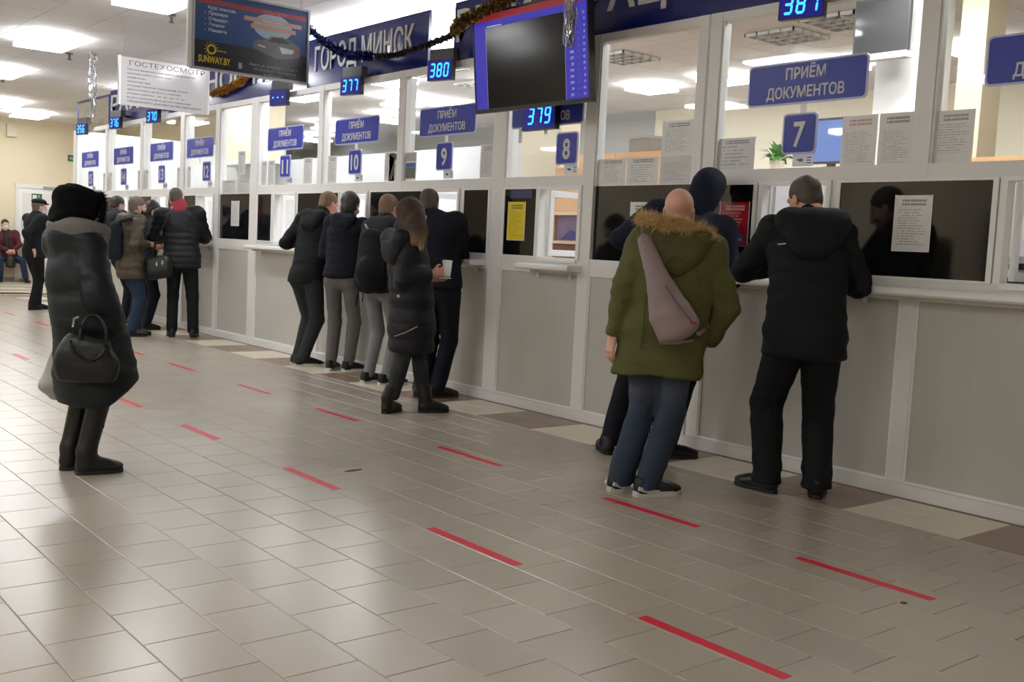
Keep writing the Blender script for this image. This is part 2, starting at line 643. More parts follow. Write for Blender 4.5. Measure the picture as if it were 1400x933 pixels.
# ------------------------------------------------------------------ counter wall (wall_right)
POSTS = [(18.46, 18.56), (16.9, 17.0), (15.35, 15.45), (13.78, 13.92), (12.64, 12.76), (11.55, 11.74), (10.0, 10.1), (8.44, 8.54),
         (6.88, 7.05), (5.80, 5.92), (4.765, 4.84), (4.65, 4.745), (3.12, 3.22), (1.55, 1.65), (0.0, 0.1), (-1.5, -1.4)]
wr = empty('wall_right', (WALL_X, 0, 0), kind='structure')
FX = 0.075
for a, b in POSTS:
    MB().box(0, FX, a, b, 0.0, 2.90).obj('post', white_pvc, wr)
# the deep inner cheeks of some posts
DEEP = (8.44, 11.55, 6.88, 13.78, 15.35, 16.9)
for a, b in POSTS:
    MB().box(FX, FX + (0.065 if a in DEEP else 0.03), a + 0.01, b - 0.01, 1.24, 2.84).obj('inner_cheek', white_frame, wr)
spans = [(POSTS[i + 1][1], POSTS[i][0]) for i in range(len(POSTS) - 1)]
spans = [(a, b) for a, b in spans if b - a > 0.1]
NORAIL = {(11.74, 12.64), (4.84, 5.80)}
for a, b in spans:
    MB().box(0.004, FX - 0.004, a, b, 2.84, 2.90).obj('top_rail', white_pvc, wr)
    if (a, b) not in NORAIL:
        MB().box(0.003, FX - 0.003, a, b, 1.775, 1.87).obj('middle_rail', white_pvc, wr)
    MB().box(0.003, FX - 0.003, a, b, 1.12, 1.235).obj('sill_rail', white_pvc, wr)
    MB().box(0.003, FX - 0.003, a, b, 0.0, 0.075).obj('bottom_rail', white_pvc, wr)
    MB().box(0.016, 0.05, a, b, 0.07, 1.125).obj('lower_panel', panel_m, wr)
    bead = MB()
    for y0, y1 in ((a, a + 0.012), (b - 0.012, b)):
        bead.box(0.006, 0.02, y0, y1, 0.075, 1.12)
    bead.box(0.006, 0.02, a + 0.012, b - 0.012, 1.108, 1.12).box(0.006, 0.02, a + 0.012, b - 0.012, 0.075, 0.087)
    bead.obj('glazing_bead', white_frame, wr)
MB().box(-0.03, 0.0, -1.5, 18.56, 0.0, 0.075).obj('plinth', white_pvc, wr)

# windows ------------------------------------------------------------
UPPER = [  # name, y0, y1, sections of the serving band: ('d' dark pane | 'o' opening, y0, y1)
    ('window_1', 17.0, 18.46, [('d', 18.05, 18.42), ('o', 17.47, 17.98)]),
    ('window_2', 15.45, 16.9, [('d', 16.50, 17.40), ('o', 15.93, 16.43)]),
    ('window_3', 13.92, 15.35, [('d', 14.95, 15.86), ('o', 14.38, 14.88), ('d', 13.96, 14.30)]),
    ('window_4', 12.76, 13.78, [('d', 13.35, 13.74), ('o', 12.80, 13.28)]),
    ('window_5', 11.74, 12.64, None),
    ('window_6', 10.1, 11.55, [('d', 11.15, 11.50), ('o', 10.58, 11.06)]),
    ('window_7', 8.54, 10.0, [('d', 9.62, 10.50), ('o', 9.06, 9.54)]),
    ('window_8', 7.05, 8.44, [('d', 8.09, 8.98), ('o', 7.52, 8.01), ('d', 7.08, 7.42)]),
    ('window_9', 5.92, 6.88, [('d', 6.45, 6.85), ('o', 5.95, 6.40)]),
    ('window_10', 4.84, 5.80, None),
    ('window_11', 3.22, 4.65, [('d', 4.30, 4.62), ('o', 3.76, 4.22)]),
    ('window_12', 1.65, 3.12, [('d', 2.74, 3.66), ('o', 2.15, 2.66), ('d', 1.68, 2.05)]),
]
for nm, a, b, sec in UPPER:
    wn_ = empty(nm, (WALL_X, 0, 0), kind='structure')
    zb = 1.87 if sec else 1.785
    MB().box(0.036, 0.042, a, b, zb, 2.84).obj('pane', glass_m, wn_)
    bead = MB()
    for y0, y1 in ((a, a + 0.014), (b - 0.014, b)):
        bead.box(0.01, 0.036, y0, y1, zb, 2.84)
    bead.obj('glazing_bead', white_pvc, wn_)
    if sec is None:
        MB().box(0.030, 0.042, a, b, 1.235, 1.785).obj('dark_pane', dark_glass, wn_)
        continue
    for kind, y0, y1 in sec:
        if kind == 'd':
            MB().box(-0.002, 0.045, y0 + 0.0, y1 - 0.0, 1.235, 1.775).obj('dark_pane', dark_glass, wn_)
            fr = MB()
            for p, q in ((y0 - 0.03, y0), (y1, y1 + 0.03)):
                fr.box(-0.008, 0.05, p, q, 1.225, 1.785)
            fr.box(-0.008, 0.05, y0, y1, 1.772, 1.785).box(-0.008, 0.05, y0, y1, 1.225, 1.238)
            fr.obj('pane_frame', white_frame, wn_)
        else:
            fr = MB()
            for p, q in ((y0 - 0.035, y0), (y1, y1 + 0.035)):
                fr.box(-0.012, 0.07, p, q, 1.225, 1.79)
            fr.box(-0.012, 0.07, y0, y1, 1.765, 1.79).box(-0.012, 0.07, y0, y1, 1.2, 1.232)
            fr.obj('opening_frame', white_frame, wn_)
            # the inward-opened sash, hinged at the far jamb
            sh = MB()
            w_ = (y1 - y0) * 0.95
            sh.box(0.08, 0.12, y1 - 0.03, y1, 1.245, 1.765).box(0.08 + w_ - 0.05, 0.08 + w_, y1 - 0.03, y1, 1.245, 1.765)
            sh.box(0.12, 0.08 + w_ - 0.05, y1 - 0.03, y1, 1.245, 1.295).box(0.12, 0.08 + w_ - 0.05, y1 - 0.03, y1, 1.715, 1.765)
            s_ = sh.obj('open_sash', white_frame, wn_)
            MB().box(0.085 + w_ - 0.04, 0.075 + w_ - 0.02, y1 - 0.05, y1 - 0.03, 1.44, 1.58).obj('sash_handle', grey_metal, s_)
    # plain stiles between the sections: fill what neither post, pane nor opening covers
    ys = sorted([(max(y0 - 0.035, a), min(y1 + 0.035, b)) for _, y0, y1 in sec if y0 < b and y1 > a])
    cur = a
    gaps = []
    for y0, y1 in ys:
        if y0 - cur > 0.005:
            gaps.append((cur, y0))
        cur = max(cur, y1)
    if b - cur > 0.005:
        gaps.append((cur, b))
    others = [s2 for u in UPPER if u[3] for s2 in u[3]]
    for y0, y1 in gaps:
        blocked = [(p - 0.035, q + 0.035) for _, p, q in others if p - 0.035 < y1 - 0.004 and q + 0.035 > y0 + 0.004]
        for p, q in blocked:
            if p <= y0 + 0.004:
                y0 = max(y0, q)
            if q >= y1 - 0.004:
                y1 = min(y1, p)
        if y1 - y0 > 0.006:
            MB().box(0.0, 0.07, y0, y1, 1.235, 1.775).obj('stile', white_pvc, wn_)


def shelf(y0, y1, label, depth=0.17):
    t = empty('counter_shelf', (WALL_X, (y0 + y1) / 2, 1.135), None, label, 'shelf', 'white shelves under the serving windows')
    h = (y1 - y0) / 2
    pts = [(-depth, 0.012), (-depth + 0.012, 0.0), (-0.001, 0.0), (-0.001, 0.045), (-depth + 0.012, 0.045), (-depth, 0.034)]
    MB().add([(x, -h, z) for x, z in pts] + [(x, h, z) for x, z in pts],
             [tuple(range(5, -1, -1)), tuple(range(6, 12))] + [(i, (i + 1) % 6, 6 + (i + 1) % 6, 6 + i) for i in range(6)]).obj('board', white_frame, t)
    br = MB()
    n = max(2, int((y1 - y0) / 0.8))
    for k in range(n):
        y = -h + 0.12 + (2 * h - 0.24) * k / (n - 1)
        br.box(-depth + 0.05, -0.001, y - 0.012, y + 0.012, -0.02, 0.0).box(-0.012, -0.001, y - 0.012, y + 0.012, -0.06, -0.02)
    br.obj('bracket', white_pvc, t)


shelf(1.2, 4.62, 'long white counter shelf the two men on the right lean on')
shelf(5.88, 6.50, 'short white counter shelf under window 8, nobody at it', 0.15)
shelf(7.08, 11.50, 'long white counter shelf under windows 9 to 11')
shelf(12.78, 18.4, 'far white counter shelf under windows 12 to 15')

# fascia boards --------------------------------------------------------
def board(y0, y1, txt, ty0, ty1, label, z0=2.905, z1=3.41, h=0.26, zc=3.2):
    yc, hz = (y0 + y1) / 2, (z0 + z1) / 2
    t = empty('fascia_board', (WALL_X + 0.02, yc, hz), TO_HALL, label, 'signboard', 'blue fascia boards over the counter')
    W2, H2 = (y1 - y0) / 2, (z1 - z0) / 2
    MB().box(-W2, W2, -H2, H2, -0.03, 0.0).obj('panel', blue_board, t)
    text(txt, -((ty0 + ty1) / 2 - yc), zc - hz, 0.0005, h, letter_m, t, width=abs(ty1 - ty0), depth=0.012, bold=0.012)


board(13.7, 16.85, 'РАЙОНЫ', 16.78, 14.1, 'far blue fascia board behind the white plaque')
board(10.95, 13.55, 'НОСТЬ', 13.1, 11.2, 'blue fascia board partly hidden by the dark car advert')
board(8.11, 10.42, 'ГОРОД МИНСК', 10.24, 8.34, 'blue fascia board lettered with a city name under the garland', h=0.25, zc=3.19)
board(2.9, 7.71, 'РЕГИСТРАЦИЯ', 7.66, 4.62, 'long dark blue fascia board behind the tilted screen', h=0.27, zc=3.2)
# clear edge frame of the far end board
fr = empty('glazed_fascia', (WALL_X + 0.02, 17.7, 3.1), TO_HALL, 'thin empty fascia frame at the far end of the counter', 'frame')
MB().box(-0.82, 0.8, 0.24, 0.27, -0.02, 0.0).box(-0.82, -0.79, -0.19, 0.24, -0.02, 0.0).box(0.77, 0.8, -0.19, 0.24, -0.02, 0.0).obj('rim', blue_board, fr)
MB().box(-0.79, 0.77, -0.19, 0.24, -0.014, -0.008).obj('pane', glass_m, fr)


# service signs and number plates -----------------------------------------
SIGNS = [(15, 17.68, 17.64), (14, 16.1, 16.08), (13, 14.55, 14.53), (12, 13.21, 12.98), (11, 10.82, 10.80), (10, 9.27, 9.28), (9, 7.71, 7.73),
         (8, 6.36, 6.10), (7, 3.955, 3.97), (6, 2.40, 2.40)]
NUMW = {6: 'six', 7: 'seven', 8: 'eight', 9: 'nine', 10: 'ten', 11: 'eleven', 12: 'twelve', 13: 'thirteen', 14: 'fourteen', 15: 'fifteen'}
for num, yc, yn in SIGNS:
    nw = NUMW[num]
    t = empty('service_sign', (WALL_X - 0.012, yc, 2.385), TO_HALL, f'blue sign reading documents accepted over the plate of window {nw}', 'sign', 'document signs on the windows')
    MB().rbox(-0.43, 0.43, -0.13, 0.13, 0.0, 0.008, 0.03).obj('rim', sign_edge, t)
    MB().rbox(-0.418, 0.418, -0.118, 0.118, 0.008, 0.0095, 0.024).obj('face', blue_sign, t)
    text('ПРИЁМ', 0.0, 0.058, 0.0097, 0.068, letter_m, t, width=0.285, depth=0.002, bold=0.018)
    text('ДОКУМЕНТОВ', 0.0, -0.055, 0.0097, 0.068, letter_m, t, width=0.56, depth=0.002, bold=0.018)
    MB().box(-0.02, 0.02, -0.19, -0.131, 0.0, 0.006).obj('hanger_strip', white_frame, t)
    p = empty('number_plate', (WALL_X - 0.012, yn, 2.075), TO_HALL, f'small blue window plate with number {nw}', 'number plate', 'number plates on the windows')
    MB().rbox(-0.125, 0.125, -0.125, 0.125, 0.0, 0.008, 0.028).obj('rim', sign_edge, p)
    MB().rbox(-0.113, 0.113, -0.113, 0.113, 0.008, 0.0095, 0.022).obj('face', blue_sign, p)
    text(str(num), 0.0, 0.0, 0.0097, 0.155, letter_m, p, width=0.085 if num < 10 else 0.15, depth=0.002, bold=0.022)
    # CCTV sticker under the plate
    s_ = empty('camera_sticker', (WALL_X + 0.034, yn, 1.918), TO_HALL, f'tiny white camera sticker under the plate of window {nw}', 'sticker', 'camera stickers under the plates')
    MB().box(-0.075, 0.075, -0.038, 0.038, 0.0, 0.0015).obj('sheet', paper_white, s_)
    MB().box(-0.03, 0.0, -0.008, 0.01, 0.0015, 0.002).box(-0.045, -0.03, 0.0, 0.008, 0.0015, 0.002).box(0.03, 0.065, 0.012, 0.018, 0.0015, 0.002).box(0.03, 0.06, -0.004, 0.002, 0.0015, 0.002).box(0.03, 0.065, -0.02, -0.014, 0.0015, 0.002).obj('pictogram', dark_grey, s_)

# queue displays --------------------------------------------------------
led_blue = emit('led_digit', (0.03, 0.30, 1.0, 1), 3.2)
led_face = emit('led_face', (0.02, 0.02, 0.5, 1), 0.35)
SEG = {'0': 'abcdef', '1': 'bc', '2': 'abged', '3': 'abgcd', '4': 'fgbc', '5': 'afgcd', '6': 'afgedc', '7': 'abc', '8': 'abcdefg', '9': 'abcdfg', '-': 'g'}


def seven(mb, ch, cx, w_, h_, z, t=0.016, sl=0.12):
    a, b = w_ / 2, h_ / 2
    bars = {'a': (-a, b, a, b), 'b': (a, b, a, 0), 'c': (a, 0, a, -b), 'd': (-a, -b, a, -b), 'e': (-a, 0, -a, -b), 'f': (-a, b, -a, 0), 'g': (-a, 0, a, 0)}
    for s_ in SEG[ch]:
        x0, y0, x1, y1 = bars[s_]
        e = t / 2
        if y0 == y1:
            pts = [(x0 + e, y0 - e), (x1 - e, y0 - e), (x1, y0), (x1 - e, y0 + e), (x0 + e, y0 + e), (x0, y0)]
        else:
            lo, hi = min(y0, y1), max(y0, y1)
            pts = [(x0 + e, lo + e), (x0 + e, hi - e), (x0, hi), (x0 - e, hi - e), (x0 - e, lo + e), (x0, lo)]
        mb.prism([(cx + x + sl * y, y) for x, y in pts], z, z + 0.003)


LEDS = [('356', 17.72, 2.86), ('376', 16.1, 2.86), ('370', 14.55, 2.855), ('---', 10.74, 2.81), ('377', 9.18, 2.80), ('380', 7.655, 2.80), ('387', 3.92, 2.82)]
for s_, y, z in LEDS:
    dl = {'356': 'over window fifteen, the farthest', '376': 'over window fourteen', '370': 'over window thirteen', '---': 'with three dashes', '377': 'over window ten', '380': 'over window nine, between two fascia boards', '387': 'over window seven, cut by the top edge'}[s_]
    t = empty('queue_display', (WALL_X - 0.16, y, z), TO_HALL @ Matrix.Rotation(R(14), 4, 'Y') @ Matrix.Scale(0.78, 4, (1, 0, 0)), f'small blue queue display {dl} under the fascia', 'display', 'blue queue displays')
    MB().box(-0.18, 0.18, -0.088, 0.088, -0.05, -0.002).obj('case', black_plastic, t)
    MB().box(-0.172, 0.172, -0.08, 0.08, -0.002, 0.0).obj('screen', led_face, t)
    for i, ch in enumerate(s_):
        mb = MB()
        seven(mb, ch, -0.1 + i * 0.1, 0.056 if ch != '-' else 0.03, 0.105, 0.0005)
        mb.obj('digit', led_blue, t)
    MB().box(-0.17, 0.17, 0.088, 0.185, -0.10, -0.02).obj('bracket', dark_grey, t)
    MB().box(-0.03, 0.03, 0.10, 0.13, -0.19, -0.10).obj('arm', dark_grey, t)
t = empty('queue_display', (WALL_X - 0.075, 6.39, 2.335), TO_HALL, 'lower blue queue display showing 379 below the tilted screen', 'display', 'blue queue displays')
MB().box(-0.2, 0.2, -0.11, 0.11, -0.05, -0.002).obj('case', black_plastic, t)
MB().box(-0.19, 0.19, -0.1, 0.1, -0.002, 0.0).obj('screen', led_face, t)
for i, ch in enumerate('379'):
    mb = MB()
    seven(mb, ch, -0.09 + i * 0.1, 0.056, 0.115, 0.0005)
    mb.obj('digit', led_blue, t)

# tilted wall screen -------------------------------------------------------
tv_blue = emit('screen_blue', (0.06, 0.05, 0.60, 1), 0.6)
tv_red = emit('screen_red', (0.45, 0.03, 0.05, 1), 0.5)
tv_black = mat('screen_black', (0.008, 0.009, 0.011, 1), 0.12, spec=0.25)
tv_text = emit('screen_text', (0.6, 0.62, 0.9, 1), 0.7)
ROT_TV = TO_HALL @ Matrix.Rotation(R(6), 4, 'X')
t = empty('queue_screen', (4.965, 6.07, 2.70), ROT_TV, 'large tilted flat screen with blue side columns above window 8', 'screen')
W2, H2 = 0.66, 0.375
MB().box(-W2, W2, -H2, H2, -0.05, -0.004).box(-0.3, 0.3, -0.2, 0.2, -0.09, -0.05).obj('case', black_plastic, t)
bz = MB()
bz.box(-W2, -W2 + 0.016, -H2, H2, -0.004, 0.004).box(W2 - 0.016, W2, -H2, H2, -0.004, 0.004).box(-W2 + 0.016, W2 - 0.016, -H2, -H2 + 0.03, -0.004, 0.004).box(-W2 + 0.016, W2 - 0.016, H2 - 0.016, H2, -0.004, 0.004)
bz.obj('bezel', black_plastic, t)
sx0, sx1, sy0, sy1 = -W2 + 0.016, W2 - 0.016, -H2 + 0.03, H2 - 0.016
MB().box(sx0, sx0 + 0.145, sy0, sy1 - 0.10, -0.004, 0.0).box(sx1 - 0.235, sx1, sy0, sy1 - 0.10, -0.004, 0.0).box(sx0, sx1, sy1 - 0.10, sy1 - 0.05, -0.004, 0.0).obj('blue_area', tv_blue, t)
MB().box(sx0, sx1, sy1 - 0.05, sy1, -0.004, 0.0).obj('red_band', tv_red, t)
MB().box(sx0 + 0.147, sx1 - 0.237, sy0, sy1 - 0.102, -0.004, 0.0).obj('black_area', tv_black, t)
MB().box(sx0 + 0.145, sx0 + 0.147, sy0, sy1 - 0.10, 0, 0.0006).box(sx1 - 0.237, sx1 - 0.235, sy0, sy1 - 0.10, 0, 0.0006).box(sx0 + 0.16, sx0 + 0.34, sy1 - 0.098, sy1 - 0.09, 0.0, 0.0006).obj('rule_lines', tv_text, t)
rowsL = ['372', '24', '339', '379', '374', '20', '371', '368', '23', '366', '365', '22', '364', '21']
rowsR = ['12', '10', '11', '8', '9', '18', '10', '14', '13', '17', '8', '6', '9', '17']
for i in range(14):
    yy = sy0 + 0.03 + i * 0.042
    text(rowsL[i], sx1 - 0.15, yy, 0.0, 0.019, tv_text, t, depth=0.0006, align='RIGHT')
    text('-', sx1 - 0.10, yy, 0.0, 0.019, tv_text, t, depth=0.0006)
    text(rowsR[i], sx1 - 0.03, yy, 0.0, 0.019, tv_text, t, depth=0.0006, align='RIGHT')
MB().box(-0.03, 0.03, 0.2, 0.95, -0.12, -0.09).obj('ceiling_pole', grey_metal, t)

# dark car advert hung from the ceiling ------------------------------------
AY = 9.4
t = empty('hanging_advert', (4.345, AY, 3.135), TO_CAM, 'dark blue hanging advert with a car and yellow web address', 'sign')
W2, H2 = 0.565, 0.335
fr = MB()
fr.box(-W2 - 0.02, -W2, -H2 - 0.02, H2 + 0.02, -0.05, 0.012).box(W2, W2 + 0.02, -H2 - 0.02, H2 + 0.02, -0.05, 0.012)
fr.box(-W2, W2, -H2 - 0.02, -H2, -0.05, 0.012).box(-W2, W2, H2, H2 + 0.02, -0.05, 0.012)
fr.obj('frame', grey_metal, t)
ad_blue = mat('advert_blue', rgb(28, 62, 112), 0.3)
ad_dark = mat('advert_dark', rgb(26, 26, 34), 0.3)
ad_red = mat('advert_red', rgb(140, 48, 56), 0.3)
ad_tan = mat('advert_tan', rgb(178, 138, 124), 0.3)
ad_light = mat('advert_light', rgb(150, 170, 186), 0.3)
ad_white = mat('advert_white', rgb(196, 202, 210), 0.3)
ad_yellow = mat('advert_yellow', rgb(196, 176, 40), 0.3)
ad_grey = mat('advert_grey', rgb(150, 150, 156), 0.3)
MB().box(-W2, W2, -H2 * 0.28, H2, -0.04, 0.0).obj('blue_field', ad_blue, t)
MB().box(-W2, W2, -H2, -H2 * 0.28, -0.04, 0.0).obj('dark_field', ad_dark, t)
MB().box(-W2 + 0.02, W2 - 0.01, 0.24, 0.282, 0.0, 0.001).obj('red_strip', ad_red, t)
MB().prism([(-0.02 + 0.20 * math.cos(a), 0.13 + 0.12 * math.sin(a)) for a in [2 * math.pi * k / 24 for k in range(24)]], 0.0, 0.0006).obj('pale_glow_patch', ad_light, t).location = (0.22, 0.0, 0)
MB().box(-0.09, 0.5, 0.155, 0.195, 0.0, 0.001).box(-0.02, 0.44, 0.095, 0.135, 0.0, 0.001).obj('tan_strip', ad_tan, t)
text('ПУТЬ К ЦЕЛИ', 0.22, 0.262, 0.001, 0.026, ad_tan, t, depth=0.0008)
text('ПРОКАТ АВТО', 0.2, 0.175, 0.001, 0.022, ad_white, t, depth=0.0008)
for i, s_ in enumerate(('Курс плюсов:', '-  Премиум', '-  Стандарт', '-  Эконом', '-  Минивэн')):
    text(s_, -0.44 if i == 0 else -0.47, 0.21 - i * 0.05, 0.0, 0.03, ad_white, t, depth=0.0008, align='LEFT', bold=0.01)
text('SUNWAY.BY', -0.37, -0.255, 0.0, 0.062, ad_yellow, t, width=0.31, depth=0.0008, bold=0.02)
sun = MB()
for k in range(20):
    a0, a1 = 2 * math.pi * k / 20, 2 * math.pi * (k + 1) / 20
    sun.add([(0.045 * math.cos(a0), 0.045 * math.sin(a0), 0.0008), (0.03 * math.cos(a0), 0.03 * math.sin(a0), 0.0008), (0.03 * math.cos(a1), 0.03 * math.sin(a1), 0.0008), (0.045 * math.cos(a1), 0.045 * math.sin(a1), 0.0008)], [(0, 1, 2, 3)])
for k in range(9):
    a = R(20 + k * 27)
    c_, s_ = math.cos(a), math.sin(a)
    sun.add([(0.053 * c_ - 0.005 * s_, 0.053 * s_ + 0.005 * c_, 0.0008), (0.053 * c_ + 0.005 * s_, 0.053 * s_ - 0.005 * c_, 0.0008), (0.074 * c_, 0.074 * s_, 0.0008)], [(0, 1, 2)])
sun.obj('sun_emblem', ad_yellow, t).location = (-0.40, -0.165, 0)
text('sunway', -0.305, -0.165, 0.0, 0.024, ad_yellow, t, depth=0.0008)
text('Минск, ул. Кольцова 12, офис 3', 0.22, -0.24, 0.0, 0.024, ad_grey, t, depth=0.0008)
text('+375 29 640 60 36   +375 33 640 60 36', 0.23, -0.28, 0.0, 0.02, ad_grey, t, depth=0.0008)
text('office@sunway.by', 0.21, -0.318, 0.0, 0.018, ad_grey, t, depth=0.0008)
MB().box(-0.135, -0.1, -0.3, -0.245, 0, 0.0006).obj('phone_icon', ad_grey, t)
# the printed car: flat cut-outs on the advert, as on the print itself
car = MB().prism([(-0.24, -0.02), (-0.245, 0.02), (-0.22, 0.055), (-0.12, 0.075), (-0.06, 0.115), (0.06, 0.125), (0.17, 0.085), (0.235, 0.05), (0.25, 0.0), (0.235, -0.045), (0.1, -0.075), (-0.02, -0.085), (-0.12, -0.055)], 0.0006, 0.0012)
o = car.obj('printed_car', mat('advert_car', rgb(96, 92, 96), 0.3), t)
o.location = (0.25, -0.07, 0)
MB().prism([(-0.1, 0.065), (-0.045, 0.105), (0.05, 0.112), (0.15, 0.075), (0.02, 0.06)], 0.0012, 0.0016).obj('printed_windows', ad_dark, o)
MB().prism([(0.02, 0.03), (0.18, 0.02), (0.16, -0.02), (0.05, -0.03)], 0.0012, 0.0016).prism([(-0.2, 0.012), (-0.12, 0.0), (-0.12, 0.012), (-0.19, 0.022)], 0.0012, 0.0016).obj('printed_bumper', ad_white, o)
MB().box(0.19, 0.24, -0.005, 0.03, 0.0012, 0.0016).obj('printed_tail_light', ad_red, o)
wires = MB()
for x in (-0.5, 0.5):
    wires.tube([(x, H2 + 0.015, -0.02), (x, CZ - 3.135, -0.02)], 0.003, 5)
wires.obj('hanging_wire', grey_metal, t)
MB().box(-W2 - 0.06, -W2 - 0.021, -H2 - 0.01, CZ - 3.135, -0.04, 0.0).obj('side_bar', white_pvc, t)

# translucent plaque ---------------------------------------------------------
GY = 12.05
plaque_m = mat('plaque_plastic', rgb(196, 194, 194), 0.12, spec=0.6)
t = empty('hanging_plaque', (4.515, GY, 2.945), TO_CAM, 'pale grey hanging plaque with a heading and lines of text', 'sign')
W2, H2 = 0.505, 0.265
MB().box(-W2, W2, -H2, H2, -0.03, 0.0).obj('board', plaque_m, t)
MB().box(-W2 - 0.02, -W2, -H2, H2 + 0.01, -0.04, 0.008).obj('edge_strip', white_pvc, t)
MB().box(W2, W2 + 0.02, -H2, H2 + 0.01, -0.04, 0.008).obj('edge_strip', white_pvc, t)
pk = mat('plaque_ink', rgb(78, 76, 80), 0.4)
text('ГОСТЕХОСМОТР', 0.03, 0.205, 0.0, 0.055, pk, t, width=0.88, depth=0.001)
for i, (s_, wd) in enumerate((('Республиканское унитарное предприятие', 0.78), ('выполняет работы, оплата услуг', 0.5), ('юридические', 0.2), ('физические лица', 0.26), ('государственный технический осмотр', 0.7), ('диагностика, допуск к участию', 0.62), ('Режим работы:   пн  вт  ср  чт  пт', 0.66), ('Выдача разрешений на допуск к движению', 0.74), ('ПРЕДЪЯВЛЯЙТЕ ДОКУМЕНТЫ ПРИ ОБРАЩЕНИИ', 0.86))):
    text(s_, -0.43, 0.135 - i * 0.044, 0.0, 0.016 if i < 8 else 0.02, pk, t, width=wd, depth=0.001, align='LEFT', bold=0.02)
MB().tube([(-0.49, H2, -0.02), (-0.49, CZ - 2.945, -0.02)], 0.003, 5).tube([(0.47, H2, -0.02), (0.47, CZ - 2.945, -0.02)], 0.003, 5).obj('hanging_wire', grey_metal, t)

# tinsel ----------------------------------------------------------------
def tinsel(name, pts, rad, m_, label, cat, dens=1700, seed=1, core=0.012):
    rr = random.Random(seed)
    P_ = [Vector(p) for p in pts]
    mb = MB()
    L = [0]
    for i in range(len(P_) - 1):
        L.append(L[-1] + (P_[i + 1] - P_[i]).length)
    for k in range(int(dens * L[-1])):
        s_ = rr.random() * L[-1]
        i = max(j for j in range(len(P_) - 1) if L[j] <= s_)
        f = (s_ - L[i]) / (L[i + 1] - L[i])
        p = P_[i].lerp(P_[i + 1], f)
        d = Vector((rr.gauss(0, 1), rr.gauss(0, 1), rr.gauss(0, 1))).normalized()
        sd = d.cross(Vector((rr.gauss(0, 1), rr.gauss(0, 1), rr.gauss(0, 1)))).normalized() * 0.006
        e = p + d * rad * rr.uniform(0.6, 1.1)
        mb.add([p - sd, p + sd, e + sd * 0.6, e - sd * 0.6], [(0, 1, 2, 3)])
    mb.tube(P_, core, 6)
    o = mb.obj(name, m_)
    return tag(o, label, cat)


blue_tin = mat('blue_tinsel_foil', rgb(14, 20, 96), 0.25, metal=0.5)
dark_tin = mat('dark_tinsel_foil', rgb(52, 44, 44), 0.3, metal=0.5)
gold_tin = mat('gold_tinsel_foil', rgb(120, 92, 36), 0.3, metal=0.6)
gold2_tin = mat('bright_gold_tinsel_foil', rgb(178, 122, 40), 0.3, metal=0.5)
silver_tin = mat('silver_tinsel_foil', rgb(214, 214, 220), 0.18, metal=0.9)
GX = 5.2
tinsel('tinsel_garland', [(GX, 9.93, 3.44), (GX, 9.7, 3.31), (GX, 9.49, 3.21), (GX, 9.25, 3.12), (GX, 9.05, 3.06), (GX, 8.68, 3.02)], 0.055, blue_tin, 'dark blue tinsel garland sagging across the city name board', 'garland', seed=2, core=0.02)
tinsel('tinsel_garland', [(GX, 8.6, 3.01), (GX, 8.26, 2.98), (GX, 7.79, 3.01), (GX, 7.36, 3.05)], 0.036, dark_tin, 'thin dark tinsel garland between the two nearer fascia boards', 'garland', seed=3, core=0.012)
tinsel('tinsel_garland', [(GX - .06, 7.26, 3.06), (4.88, 6.83, 3.02), (4.86, 6.4, 3.08), (4.86, 6.05, 3.14), (4.86, 5.7, 3.2)], 0.06, gold_tin, 'brown gold tinsel garland over the top of the tilted screen', 'garland', dens=1900, seed=4, core=0.02)
tinsel('tinsel_garland', [(5.40, 12.81, 3.034), (5.40, 12.36, 3.055), (5.40, 12.1, 3.096), (5.40, 11.87, 3.138), (5.40, 11.73, 3.23)], 0.06, gold2_tin, 'bright gold tinsel strand under the dark car advert', 'garland', dens=1900, seed=5, core=0.02)


def rain(loc, top, bottom, width, n, label, seed):
    rr = random.Random(seed)
    mb = MB()
    for k in range(n):
        x, y = rr.gauss(0, width), rr.gauss(0, width * 0.5)
        z = top
        zb = bottom + abs(rr.gauss(0, 0.04))
        pts = []
        while z > zb:
            pts.append((x + rr.gauss(0, 0.006), y + rr.gauss(0, 0.006), z, rr.uniform(0, 3.1)))
            z -= 0.05
        for i in range(len(pts) - 1):
            (x0, y0, z0, a0), (x1, y1, z1, a1) = pts[i], pts[i + 1]
            c0, s0, c1, s1 = math.cos(a0) * 0.004, math.sin(a0) * 0.004, math.cos(a1) * 0.004, math.sin(a1) * 0.004
            mb.add([(x0 - c0, y0 - s0, z0), (x0 + c0, y0 + s0, z0), (x1 + c1, y1 + s1, z1), (x1 - c1, y1 - s1, z1)], [(0, 1, 2, 3)])
    mb.tube([(0, 0, top), (0, 0, top - 0.03)], 0.02, 6)
    o = mb.obj('tinsel_rain', silver_tin)
    o.location = loc
    tag(o, label, 'tinsel')


rain((4.85, 5.49, 0), CZ - 0.005, 2.66, 0.018, 60, 'silver tinsel rain hanging in front of the tilted screen', 11)
rain((4.55, 14.8, 0), CZ - 0.005, 2.76, 0.026, 26, 'silver tinsel rain hanging from the far hall ceiling', 12)

# notices ------------------------------------------------------------------
P_WHITE, P_GREY = rgb(222, 222, 222), rgb(206, 206, 208)
INK = rgb(60, 60, 66)


